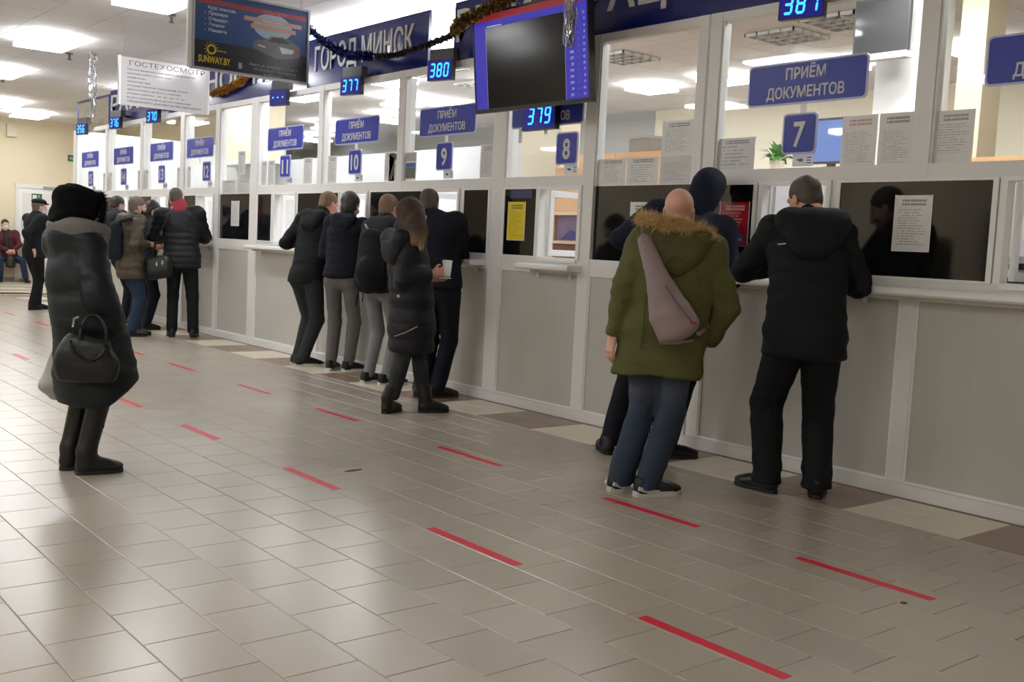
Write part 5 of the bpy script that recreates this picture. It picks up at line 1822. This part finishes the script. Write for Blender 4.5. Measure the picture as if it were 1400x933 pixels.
_tc = _h.n('ShaderNodeTexCoord')
_sp = _h.n('ShaderNodeSeparateXYZ')
_h.l(_tc.outputs['Object'], _sp.inputs[0])
_mr = _h.n('ShaderNodeMapRange', i_1=1.25, i_2=1.40)
_h.l(_sp.outputs[2], _mr.inputs[0])
_hn = _h.n('ShaderNodeTexNoise', i_Scale=40.0)
_hm = _h.n('ShaderNodeMapping')
_hm.inputs['Scale'].default_value = (3, 3, 0.25)
_h.l(_tc.outputs['Object'], _hm.inputs[0])
_h.l(_hm.outputs[0], _hn.inputs['Vector'])
_h.l(_h.mix(_h.math('ADD', _mr.outputs[0], _h.math('MULTIPLY_ADD', _hn.outputs['Fac'], 0.7, -0.35)), rgb(138, 110, 80), rgb(54, 40, 31)), _h.b.inputs['Base Color'])
_h.b.inputs['Roughness'].default_value = 0.6
_h.b.inputs['Specular IOR Level'].default_value = 0.25
hair_girl = _h.m


def at(S, *p):
    """a point of a person's own frame in the room"""
    s = S['_']
    return s['t'].matrix_world @ Vector(p)


def worn(name, S, label, cat):
    """a separate thing carried by a person: an Empty sharing the person's frame"""
    t = empty(name, (0, 0, 0), None, label, cat)
    t.matrix_world = S['_']['t'].matrix_world.copy()
    return t


# 1 ---- man in the black jacket at window 7
S = person('person', (4.87, 3.48), (0.81, 0.58), 'man seen from behind in black hooded jacket, head bowed at window seven', dict(
    H=1.77, psi=-4, chest_psi=-4, hip=(0.035, -0.02, 0.90), neck=(0.025, 0.13, 1.515), head=(-0.02, 0.19, 1.645), head_psi=-38, head_pitch=28, sw=0.185,
    lh=(-0.15, 0.42, 1.25), lh_pole=(-1, -0.3, -0.6), rh=(0.15, 0.40, 1.25), rh_pole=(0.8, -0.6, -0.8), lh_dir=(0.6, 0.8, 0), rh_dir=(-0.5, 0.8, 0), lh_palm=(0, 0, -1), rh_palm=(0, 0, -1), lh_thumb=(1, 0, 0), rh_thumb=(-1, 0, 0),
    lf=(-0.11, -0.01, -52), rf=(0.155, -0.015, 4), jacket=blk, trouser=blk_trouser, hem=0.775, ease=1.24, bulk=1.0, arm=1.08, hair=('crop', hair_short), hs=1.03, seed=3, wr=1.5, tw=1.2, flare=1.12, shoe_len=0.29))
hood_down(S, blk, 1.2, wide=1.2)
s_ = S['_']
MB().tube([(-0.145, -0.037, 1.384), (-0.09, -0.049, 1.392), (-0.03, -0.053, 1.398)], 0.0045, 6).obj('reflective_piping', mat('piping_pale', rgb(190, 192, 196), 0.3), s_['t'])

# 2 ---- bald man in the green parka
S = person('person', (4.11, 3.88), (0.73, 0.69), 'bald man in olive green parka with fur hood, blue jeans and trainers', dict(
    H=1.68, psi=14, chest_psi=8, hip=(0.065, 0.0, 0.88), neck=(0.12, 0.05, 1.40), head=(0.115, 0.09, 1.535), head_psi=4, head_pitch=8, sw=0.185,
    lh=(-0.205, 0.0, 0.805), lh_pole=(-0.5, -0.8, 0), lh_palm=(0.7, 0.5, 0), lh_thumb=(0.4, 0.9, 0), lh_curl=0.7, rh=(0.30, 0.10, 0.835), rh_pole=(1, -0.45, 0),
    lf=(-0.125, 0.02, 52), rf=(0.02, -0.05, 60), jacket=olive, trouser=worn_denim, hem=0.645, ease=1.28, bulk=1.08, hemw=1.0, arm=1.12, hair=None, seed=8, tw=1.16, wr=1.5, shoe_accent=sole_white, sole=sole_white, shoe_len=0.30, trouser_hem=0.035))
hood_down(S, olive_dark, 1.18, wide=1.15, drop=-0.01, back=0.08)
s_ = S['_']
tufts('fur_trim', [(-0.075, 0.07, 1.485), (-0.075, -0.02, 1.478), (-0.02, -0.085, 1.468), (0.06, -0.115, 1.462), (0.14, -0.115, 1.452), (0.215, -0.095, 1.435), (0.275, -0.05, 1.405), (0.31, 0.0, 1.36), (0.315, 0.03, 1.33)], 0.028, 0.042, 6000, tan_fur, s_['t'], 4)
MB().tube([(0.1, -0.17, 1.30), (0.0, -0.175, 1.19), (-0.03, -0.165, 1.08), (-0.045, -0.13, 0.8)], 0.004, 5).tube([(0.1, -0.17, 1.30), (0.22, -0.15, 1.22), (0.25, -0.13, 1.08)], 0.004, 5).obj('back_seam', olive_dark, s_['t'])
t = worn('sling_bag', S, 'mauve grey teardrop sling bag across the green parka', 'bag')
F = Field((-0.2, -0.42, 0.74), (0.42, 0.1, 1.5), 0.009)
pa = [(-0.06, -0.115, 1.38, 0.038, 0.022), (-0.01, -0.17, 1.25, 0.052, 0.024), (0.04, -0.205, 1.13, 0.074, 0.032), (0.095, -0.23, 1.0, 0.106, 0.05), (0.145, -0.235, 0.915, 0.116, 0.056)]
for (x, y, z, a_, b_), (x1, y1, z1, a1, b1) in zip(pa[:-1], pa[1:]):
    F.cone((x, y, z), (x1, y1, z1), a_, a1, 0.012, u=(1, 0, 0.45), sa=b_, sb=b1)
F.cut((0.14, -0.2, 0.80), (0.2, 0, -1))
net_obj('pouch', F, mauve, t, 3, lambda V: 0.004 * wav(V, 16, 5) + 0.003 * wav(V, 34, 6))
MB().tube([(-0.06, -0.1, 1.38), (-0.05, 0.0, 1.45), (-0.03, 0.1, 1.42), (0.02, 0.19, 1.3), (0.12, 0.22, 1.12), (0.25, 0.17, 0.98), (0.30, 0.0, 0.93), (0.25, -0.15, 0.9)], 0.014, 6).obj('strap', mauve, t)
MB().tube([(0.065, -0.24, 1.14), (0.13, -0.275, 1.05), (0.21, -0.28, 0.965)], 0.006, 6).obj('zip', mauve_dark, t)
MB().tube([(0.05, -0.27, 0.846), (0.13, -0.292, 0.852), (0.22, -0.28, 0.872)], 0.006, 6).obj('bottom_piping', mauve_dark, t)
MB().box(0.2, 0.225, -0.296, -0.28, 0.955, 0.97).obj('zip_pull', red_knit, t)

# 3 ---- tall man with hood up behind him
S = person('person', (4.87, 4.59), (0.73, 0.69), 'tall person in navy hoodie with hood up, leaning on counter behind parka', dict(
    H=1.86, psi=15, chest_psi=5, hip=(0.06, -0.02, 0.96), neck=(0.225, 0.16, 1.585), head=(0.315, 0.22, 1.715), head_psi=25, head_pitch=22, head_roll=8, sw=0.2,
    lh=(-0.02, 0.40, 1.30), lh_pole=(-1, 0.1, -0.45), rh=(0.30, 0.36, 1.25), rh_pole=(0.7, -0.6, -0.6), lf=(-0.235, 0.03, -12), rf=(0.12, 0.02, 72),
    jacket=navy_knit, trouser=navy_trouser, hem=0.82, ease=1.12, arm=0.95, hair=None, seed=12, tw=0.98, shoe_h=0.12))
hood_up(S, navy_knit, size=1.0)

# 4 ---- counter group, left to right
S = person('person', (5.06, 9.52), (0.47, 0.88), 'light haired man in black jacket leaning at window eleven, dark grey trousers', dict(
    H=1.77, psi=34, hip=(-0.01, -0.02, 0.92), neck=(0.085, 0.07, 1.52), head=(0.185, 0.13, 1.645), head_psi=52, head_pitch=24, sw=0.165,
    lh=(-0.10, 0.40, 1.25), lh_pole=(-0.8, -0.3, -0.9), rh=(0.10, 0.26, 1.25), rh_pole=(0.2, -0.6, -0.9), lf=(-0.09, 0.06, 72), rf=(-0.05, -0.06, 78),
    jacket=blk, trouser=dark_grey_cloth, hem=0.84, ease=1.05, arm=1.02, hair=('crop', hair_ginger), seed=21, shoe_len=0.3, fine=1.2, sole=sole_white))
hood_down(S, blk, 0.95)
S = person('person', (5.2, 9.05), (0.5, 0.87), 'dark haired person in short navy jacket and grey jeans leaning on counter', dict(
    H=1.74, psi=22, hip=(-0.02, -0.04, 0.93), neck=(0.015, 0.03, 1.50), head=(0.045, 0.06, 1.625), head_psi=28, head_pitch=18, sw=0.16,
    lh=(-0.04, 0.30, 1.25), lh_pole=(-0.6, -0.4, -1), rh=(0.10, 0.24, 1.25), rh_pole=(0.5, -0.5, -1), lf=(-0.10, 0.0, 22), rf=(0.07, -0.04, 68),
    jacket=navy, trouser=grey_denim, hem=0.925, ease=1.02, hair=('full', hair_brown), seed=25, tw=0.92, puff=0.006, puff_pitch=0.07, fine=1.2, sole=sole_white, shoe_len=0.275))
hood_down(S, navy, 0.85)
S = person('person', (5.06, 8.09), (0.53, 0.85), 'person with black backpack and pale jeans, mostly behind the long haired girl', dict(
    H=1.72, psi=30, hip=(-0.03, -0.02, 0.90), neck=(0.0, 0.05, 1.47), head=(0.025, 0.09, 1.595), head_psi=38, head_pitch=15, sw=0.16,
    lh=(0.0, 0.32, 1.25), lh_pole=(-0.7, -0.4, -1), rh=(0.12, 0.22, 1.25), rh_pole=(0.5, -0.6, -1), lf=(-0.12, 0.05, 55), rf=(0.04, -0.06, 68),
    jacket=dark_grey_cloth, trouser=pale_denim, hem=0.83, ease=1.05, hair=('crop', hair_ginger), seed=31, tw=0.92, fine=1.2, sole=sole_white, shoe_len=0.3))
hood_down(S, dark_grey_cloth, 0.95)
t = worn('backpack', S, 'black backpack on the person beside the long haired girl', 'backpack')
F = Field((-0.42, -0.42, 0.72), (0.2, 0.1, 1.5), 0.011)
F.cone((-0.12, -0.19, 1.33), (-0.13, -0.2, 0.93), 0.12, 0.145, 0.03, u=(0.87, -0.5, 0), sa=0.075, sb=0.1)
F.ell((-0.15, -0.27, 1.02), (0.1, 0.07, 0.13), 0.03)
net_obj('sack', F, blk, t, 2, lambda V: 0.007 * wav(V, 14, 41) + 0.003 * wav(V, 34, 42))
MB().tube([(-0.14, -0.1, 1.38), (-0.17, 0.0, 1.43), (-0.13, 0.1, 1.36)], 0.022, 6).tube([(0.02, -0.13, 1.38), (0.1, -0.02, 1.43), (0.14, 0.06, 1.36)], 0.022, 6).obj('shoulder_strap', black_leather, t)
MB().tube([(-0.22, -0.22, 0.9), (-0.23, -0.22, 0.78), (-0.235, -0.21, 0.72)], 0.009, 6).tube([(-0.17, -0.25, 0.88), (-0.18, -0.25, 0.76)], 0.005, 5).obj('loose_strap', black_leather, t)

S = person('person', (4.45, 6.61), (0.56, 0.83), 'long haired girl in long black puffer coat walking with a paper cup', dict(
    H=1.62, psi=62, hip=(-0.04, 0.0, 0.86), neck=(-0.085, 0.0, 1.365), head=(-0.075, 0.02, 1.495), head_psi=66, head_pitch=20, sw=0.13, shr_off=(-0.075, 0.01, -0.02), shl_off=(-0.03, 0, -0.02),
    rh=(0.10, -0.09, 1.075), rh_pole=(-0.8, -0.3, -0.6), rh_dir=(0.9, 0.3, 0.25), rh_palm=(0, 0.8, 0.2), rh_thumb=(0.1, 0, 1), rh_curl=0.9,
    lh=(0.10, 0.10, 1.03), lh_pole=(-0.2, 0.6, -0.6), lh_dir=(0.9, -0.2, 0.2), lh_palm=(0, -0.8, 0.2), lh_thumb=(0, 0, 1),
    lf=(0.09, 0.06, 72), rf=(-0.2, -0.04, 28), jacket=puffer_black, trouser=dark_grey_cloth, hem=0.47, arm=1.06, armk=0.045, seed=35, puff=0.008, puff_pitch=0.115, tw=0.9,
    rings=[(A(-0.035, 0.01, 0.44), 0.175, 0.175), (A(-0.04, 0.01, 0.66), 0.182, 0.18), (A(-0.05, 0.0, 0.9), 0.17, 0.16), (A(-0.08, 0.0, 1.12), 0.165, 0.145), (A(-0.085, 0.0, 1.26), 0.155, 0.12), (A(-0.085, 0.0, 1.34), 0.09, 0.085)],
    hair=('long', hair_girl), locks=[((-0.075, -0.01, 1.5), (-0.07, -0.03, 1.37), 0.098, 0.095), ((-0.07, -0.03, 1.38), (-0.05, -0.06, 1.31), 0.09, 0.06), ((-0.03, -0.08, 1.48), (-0.01, -0.13, 1.38), 0.055, 0.052), ((-0.01, -0.13, 1.39), (0.005, -0.16, 1.255), 0.05, 0.02), ((-0.06, -0.1, 1.42), (-0.05, -0.16, 1.30), 0.06, 0.03), ((-0.13, -0.02, 1.46), (-0.14, -0.04, 1.36), 0.055, 0.05)],
    boot=0.10, shoe_h=0.12, shoe_len=0.27, trouser_hem=0.10))
hood_down(S, puffer_black, 1.05, back=0.11, height=-0.01)
s_ = S['_']
MB().tube([(-0.165, -0.19, 0.60), (-0.09, -0.20, 0.63), (0.0, -0.20, 0.68)], 0.004, 6).obj('pocket_zip', steel, s_['t'])
o = MB().lathe([(0.001, -0.003), (0.011, -0.002), (0.011, 0.002), (0.001, 0.003)], 0, 0, 12).obj('snap_button', steel, s_['t'])
o.location = (-0.15, -0.21, 0.9)
o.rotation_euler = (R(90), 0, 0)
t = worn('paper_cup', S, 'white paper cup in the hand of the long haired girl', 'cup')
cup = MB().lathe([(0.027, 1.055), (0.036, 1.165), (0.034, 1.165), (0.025, 1.06)], 0.205, -0.05, 20).obj('cup_wall', paper_white, t, True)
MB().lathe([(0.0385, 1.163), (0.0385, 1.172), (0.034, 1.178), (0.02, 1.179)], 0.205, -0.05, 20).obj('lid', white_frame, t)
t = worn('paper_slip', S, 'white slip of paper under the cup in the hand of the girl', 'paper')
MB().box(0.15, 0.235, -0.12, -0.02, 1.043, 1.046).obj('sheet', paper_white, t)

S = person('person', (5.08, 7.24), (0.58, 0.82), 'man in dark navy jacket and trousers standing at window nine', dict(
    H=1.75, psi=12, hip=(0.0, -0.02, 0.92), neck=(-0.06, 0.06, 1.525), head=(-0.115, 0.10, 1.63), head_psi=14, head_pitch=15, sw=0.18,
    lh=(-0.12, 0.38, 1.25), lh_pole=(-0.8, -0.3, -0.9), rh=(0.04, 0.36, 1.25), rh_pole=(0.6, -0.5, -0.9), lf=(-0.13, 0.0, 42), rf=(0.0, -0.02, 64),
    jacket=navy, trouser=navy_trouser, hem=0.93, ease=1.1, arm=1.05, hair=('crop', hair_short), seed=45, tw=1.05, fine=1.2))

# 5 ---- far group
S = person('person', (5.0, 12.55), (0.37, 0.93), 'man in black quilted jacket with red collar at window twelve', dict(
    H=1.82, psi=6, hip=(-0.05, -0.02, 0.96), neck=(-0.09, 0.06, 1.565), head=(-0.135, 0.10, 1.70), head_psi=-4, head_pitch=12, sw=0.195,
    lh=(-0.22, 0.38, 1.25), lh_pole=(-0.8, -0.3, -0.8), rh=(0.04, 0.32, 1.25), rh_pole=(0.8, -0.4, -0.8), lf=(-0.15, 0.0, -6), rf=(0.10, -0.02, 8),
    jacket=puffer_black, trouser=blk_trouser, hem=0.86, ease=1.2, arm=1.12, hair=('crop', hair_short), seed=51, puff=0.011, puff_pitch=0.075, fine=1.3))
hood_down(S, dark_grey_cloth, 1.0, drop=0.075)
s_ = S['_']
F = Field(s_['nb'] - 0.25, s_['nb'] + 0.25, 0.011)
F.cone(s_['nb'] + A(0, 0, -0.01), s_['nb'] + A(-0.01, 0.005, 0.055), 0.11, 0.094, 0.02)
net_obj('collar', F, red_knit, s_['t'], 2, lambda V: 0.003 * wav(V, 40, 3))
t = worn('shoulder_bag', S, 'black shoulder bag at the hip of the red collared man', 'bag')
F = Field((-0.55, -0.3, 0.62), (-0.05, 0.1, 1.15), 0.011)
F.cone((-0.40, -0.12, 0.80), (-0.22, -0.14, 0.84), 0.075, 0.08, 0.02, u=(0, 1, 0), sa=0.11, sb=0.11)
F.cone((-0.40, -0.12, 0.88), (-0.22, -0.14, 0.92), 0.07, 0.07, 0.02, u=(0, 1, 0), sa=0.1, sb=0.1)
net_obj('bag_body', F, black_leather, t, 2, lambda V: 0.004 * wav(V, 18, 7))
MB().tube([(-0.40, -0.12, 0.95), (-0.34, -0.13, 1.2), (-0.2, -0.1, 1.5), (-0.17, 0.02, 1.57), (-0.2, 0.14, 1.5)], 0.013, 6).obj('strap', black_leather, t)
MB().box(-0.345, -0.325, -0.23, -0.215, 0.87, 0.92).box(-0.28, -0.26, -0.235, -0.22, 0.89, 0.94).obj('buckle', steel, t)

S = person('person', (4.46, 12.73), (0.33, 0.94), 'man in brown quilted jacket, black mask and blue jeans, backpack on', dict(
    H=1.70, psi=60, hip=(-0.07, 0.0, 0.89), neck=(-0.055, 0.02, 1.44), head=(0.0, 0.04, 1.565), head_psi=68, head_pitch=10, sw=0.165,
    rh=(0.13, -0.02, 1.12), rh_pole=(-0.4, -0.6, -0.7), lh=(0.2, 0.16, 1.10), lh_pole=(-0.3, 0.5, -0.7), lf=(-0.02, 0.10, 72), rf=(-0.07, -0.05, 76),
    jacket=puffer_brown, trouser=denim, hem=0.70, ease=1.1, arm=1.15, hair=('crop', hair_grey), mask=mask_black, seed=55, puff=0.013, puff_pitch=0.09, fine=1.3))
hood_down(S, puffer_brown, 0.95)
t = worn('backpack', S, 'black backpack on the man in the brown jacket', 'backpack')
F = Field((-0.5, -0.3, 0.85), (0.0, 0.2, 1.5), 0.012)
F.cone((-0.23, -0.05, 1.32), (-0.26, -0.05, 1.0), 0.10, 0.13, 0.03, u=(0.5, -0.87, 0), sa=0.075, sb=0.09)
net_obj('sack', F, navy, t, 2, lambda V: 0.007 * wav(V, 14, 47))
MB().tube([(-0.2, -0.14, 1.38), (-0.08, -0.17, 1.42), (0.03, -0.17, 1.32), (0.0, -0.2, 1.12)], 0.02, 6).obj('shoulder_strap', navy, t)

S = person('person', (5.0, 14.42), (0.33, 0.94), 'person in dark jacket with dark cropped hair, farthest at the counter', dict(
    H=1.74, psi=50, hip=(-0.12, -0.02, 0.91), neck=(-0.25, 0.03, 1.48), head=(-0.205, 0.07, 1.61), head_psi=56, head_pitch=18, sw=0.165,
    rh=(-0.05, -0.05, 1.2), rh_pole=(-0.4, -0.5, -0.7), lh=(0.0, 0.2, 1.2), lh_pole=(-0.4, 0.5, -0.7), lf=(-0.1, 0.1, 66), rf=(0.0, -0.05, 72),
    jacket=dark_grey_cloth, trouser=navy_trouser, hem=0.85, ease=1.1, hair=('crop', hair_brown), seed=61, fine=1.5, shoe=mat('brown_leather_shoe', rgb(66, 48, 38), 0.5)))
hood_down(S, dark_grey_cloth, 0.95)
S = person('person', (4.90, 13.60), (0.34, 0.94), 'person with black hair and white mask between brown jacket and red collar', dict(
    H=1.68, psi=55, hip=(-0.03, 0.0, 0.88), neck=(0.0, 0.02, 1.42), head=(0.06, 0.05, 1.54), head_psi=80, head_pitch=22, sw=0.16,
    rh=(0.2, 0.0, 1.25), rh_pole=(-0.4, -0.5, -0.7), lh=(0.16, 0.2, 1.25), lh_pole=(-0.4, 0.5, -0.7), lf=(-0.06, 0.08, 66), rf=(-0.02, -0.06, 72),
    jacket=navy, trouser=navy_trouser, hem=0.8, ease=1.08, hair=('full', hair_black), mask=mask_white, seed=65, fine=1.5))

S = person('person', (4.44, 16.94), (0.26, 0.97), 'man in black coat and flat black cap with pale mask, far left', dict(
    H=1.69, psi=55, hip=(-0.05, 0.0, 0.90), neck=(-0.04, 0.0, 1.43), head=(0.015, 0.03, 1.555), head_psi=72, head_pitch=4, sw=0.175,
    rh=(-0.06, -0.18, 0.93), rh_pole=(-1, -0.2, 0), lh=(0.14, 0.16, 1.0), lh_pole=(-0.2, 0.7, -0.5), lf=(-0.02, 0.08, 60), rf=(-0.08, -0.06, 40),
    jacket=blk, trouser=blk_trouser, hem=0.78, ease=1.18, arm=1.1, hair=('crop', hair_grey), mask=mask_white, seed=71, tw=1.15, fine=1.5))
s_ = S['_']
F = Field(s_['head'] - 0.2, s_['head'] + 0.22, 0.009)
F.ell(s_['hp'](0, -0.015, 0.085), (0.093, 0.112, 0.052), 0.02, s_['HB']).cut(s_['hp'](0, 0, 0.055), -s_['HB'][2])
F.ell(s_['hp'](0, 0.085, 0.062), (0.07, 0.055, 0.012), 0.015, s_['HB'])
net_obj('cap', F, blk, s_['t'], 2)

# seated man on the far bench
S = person('person', (6.14, 24.98), (0.24, 0.97), 'seated man in maroon jacket, blue jeans and pale mask on far bench', dict(
    H=1.74, psi=176, hip=(-0.18, 0.30, 0.545), neck=(-0.26, 0.30, 1.10), head=(-0.275, 0.26, 1.255), head_psi=166, head_pitch=4, sw=0.18,
    lh=(-0.11, -0.02, 0.69), lh_pole=(1, 0.4, -0.3), rh=(-0.20, -0.03, 0.69), rh_pole=(-1, 0.4, -0.3), lh_dir=(-0.7, -0.5, -0.3), rh_dir=(0.7, -0.5, -0.3),
    lf=(0.16, -0.06, 168), rf=(-0.36, -0.04, 188), lf_pole=(0.25, -1, 0.9), rf_pole=(-0.2, -1, 0.9),
    jacket=maroon, trouser=denim, hem=0.50, ease=1.0, hair=('crop', hair_brown), mask=mask_white, seed=75, fine=1.5))
s_ = S['_']
MB().tube([(-0.27, 0.14, 1.05), (-0.25, 0.12, 0.9), (-0.22, 0.12, 0.75)], [0.035, 0.04, 0.045], 8).obj('scarf', dark_grey_cloth, s_['t'])
t = worn('dark_bag', S, 'small black bag hanging between the knees of the seated man', 'bag')
F = Field((-0.4, -0.3, 0.2), (0.1, 0.1, 0.75), 0.012)
F.cone((-0.16, -0.12, 0.53), (-0.16, -0.13, 0.36), 0.09, 0.1, 0.02, u=(1, 0, 0), sa=0.04, sb=0.05)
net_obj('bag_body', F, black_leather, t, 2)
MB().tube([(-0.23, -0.12, 0.6), (-0.2, -0.1, 0.66), (-0.12, -0.1, 0.66), (-0.09, -0.12, 0.6)], 0.008, 6).obj('handle', black_leather, t)

# 6 ---- woman with the fur hood, alone on the left
S = person('person', (1.74, 5.67), (0.29, 0.96), 'woman in long dark coat with black fur hood standing alone at left', dict(
    H=1.55, psi=55, chest_psi=48, hip=(-0.03, 0.0, 0.835), neck=(-0.05, 0.0, 1.27), head=(-0.04, 0.0, 1.37), head_psi=68, head_pitch=8, sw=0.12, shr_off=(-0.03, 0.0, -0.02), shl_off=(-0.02, 0, -0.02),
    rh=(0.125, -0.13, 0.75), rh_pole=(-0.1, -0.9, 0), rh_dir=(-0.3, 0.3, -1), lh=(0.08, 0.09, 0.78), lh_pole=(0.1, 0.9, -0.1), lh_dir=(-0.3, -0.3, -1),
    lf=(-0.075, 0.065, 80), rf=(0.005, -0.06, 76), jacket=coat_black, trouser=blk_trouser, hem=0.375, hem2=((0.06, 0, 0.375), (0.62, 0, -1)), arm=1.22, armk=0.018, seed=81, wr=1.5, collar=False, lumps=[((-0.125, -0.03, 1.25), (0.075, 0.085, 0.055)), ((-0.06, -0.06, 1.26), (0.09, 0.07, 0.05))],
    rings=[(A(0.045, 0.0, 0.30), 0.20, 0.20), (A(0.045, 0.0, 0.50), 0.208, 0.20), (A(0.0, 0.0, 0.84), 0.178, 0.18), (A(-0.055, 0.0, 1.06), 0.148, 0.142), (A(-0.07, 0.0, 1.2), 0.115, 0.11), (A(-0.06, 0.0, 1.29), 0.08, 0.08)],
    tw=0.74, boot=0.28, shoe_h=0.12, shoe_len=0.275, trouser_hem=0.22))
hood_up(S, black_fur, size=0.92, neck=False, fuzz=0.005, peak=0.045, nape=0.06)
s_ = S['_']
ring = []
for q in range(26):
    a = 2 * math.pi * q / 26
    x, y, z = s_['hp'](0.08 * math.cos(a), 0.075, 0.005 + 0.105 * math.sin(a))
    ring.append((x, y, z))
tufts('fur_trim', ring + ring[:1], 0.018, 0.022, 3600, black_fur, s_['t'], 6, 0.0018)
F = Field((-0.36, -0.3, 1.08), (0.3, 0.3, 1.5), 0.0095)
cc = s_['nb']
for q in range(16):
    a0, a1 = 2 * math.pi * q / 16, 2 * math.pi * (q + 1) / 16
    P0 = cc + A(0.108 * math.cos(a0) - 0.0, 0.105 * math.sin(a0), 0.012 - 0.016 * math.cos(a0) - 0.012 * math.sin(a0))
    P1 = cc + A(0.108 * math.cos(a1) - 0.0, 0.105 * math.sin(a1), 0.012 - 0.016 * math.cos(a1) - 0.012 * math.sin(a1))
    F.cone(P0, P1, 0.048, 0.048, 0.02)
net_obj('hood_lining', F, grey_lining, s_['t'], 2, lambda V: 0.011 * wav(V, 20, 8, stretch=(0.6, 0.6, 2.4)) + 0.005 * wav(V, 45, 9, stretch=(0.5, 0.5, 2.2)))
MB().tube([(-0.06, -0.135, 1.2), (-0.06, -0.163, 1.05), (-0.06, -0.178, 0.9), (-0.05, -0.19, 0.7)], 0.004, 5).obj('coat_seam', blk, s_['t'])
t = worn('handbag', S, 'black leather handbag on the arm of the woman in the long coat', 'bag')
F = Field((-0.34, -0.5, 0.46), (0.34, 0.0, 0.95), 0.01)
F.cone((-0.115, -0.235, 0.60), (0.10, -0.265, 0.585), 0.05, 0.05, 0.03, u=(0, 1, 0), sa=0.085, sb=0.075)
F.cone((-0.09, -0.235, 0.71), (0.07, -0.265, 0.69), 0.04, 0.035, 0.06, u=(0, 1, 0), sa=0.06, sb=0.055)
net_obj('bag_body', F, black_leather, t, 2, lambda V: 0.008 * wav(V, 16, 9) + 0.004 * wav(V, 36, 10))
loop1 = [(0.02 + 0.062 * math.cos(R(a_)), -0.275 - 0.012 * math.cos(R(a_ * 2)), 0.735 + 0.125 * math.sin(R(a_))) for a_ in range(0, 181, 12)]
loop2 = [(0.0 + 0.085 * math.cos(R(a_)), -0.312 - 0.018 * math.sin(R(-a_)), 0.735 + 0.10 * math.sin(R(a_))) for a_ in range(180, 361, 12)]
MB().tube(loop1, 0.008, 7).obj('handle', black_leather, t)
MB().tube(loop2, 0.008, 7).obj('handle', black_leather, t)
MB().tube([(-0.075, -0.295, 0.80), (-0.07, -0.298, 0.84), (-0.05, -0.295, 0.85)], 0.006, 6).obj('metal_ring', steel, t)
t = worn('plastic_bag', S, 'translucent grey plastic bag at the left side of the woman', 'bag')
F = Field((-0.36, -0.2, 0.3), (0.1, 0.3, 0.75), 0.01)
F.cone((-0.155, 0.06, 0.62), (-0.15, 0.06, 0.47), 0.03, 0.09, 0.03, u=(1, 0, 0), sa=0.02, sb=0.05)
F.cone((-0.16, 0.06, 0.47), (-0.14, 0.06, 0.42), 0.085, 0.06, 0.03, u=(1, 0, 0), sa=0.05, sb=0.04)
net_obj('bag_body', F, mat('grey_plastic_film', rgb(160, 156, 152), 0.35, spec=0.5), t, 2, lambda V: 0.008 * wav(V, 26, 19, stretch=(1.5, 1.5, 0.6)))
MB().tube([(-0.155, 0.06, 0.62), (-0.1, 0.07, 0.78), (0.1, 0.13, 0.86)], 0.007, 6).obj('handle', mat('grey_plastic_film', rgb(160, 156, 152), 0.35), t)
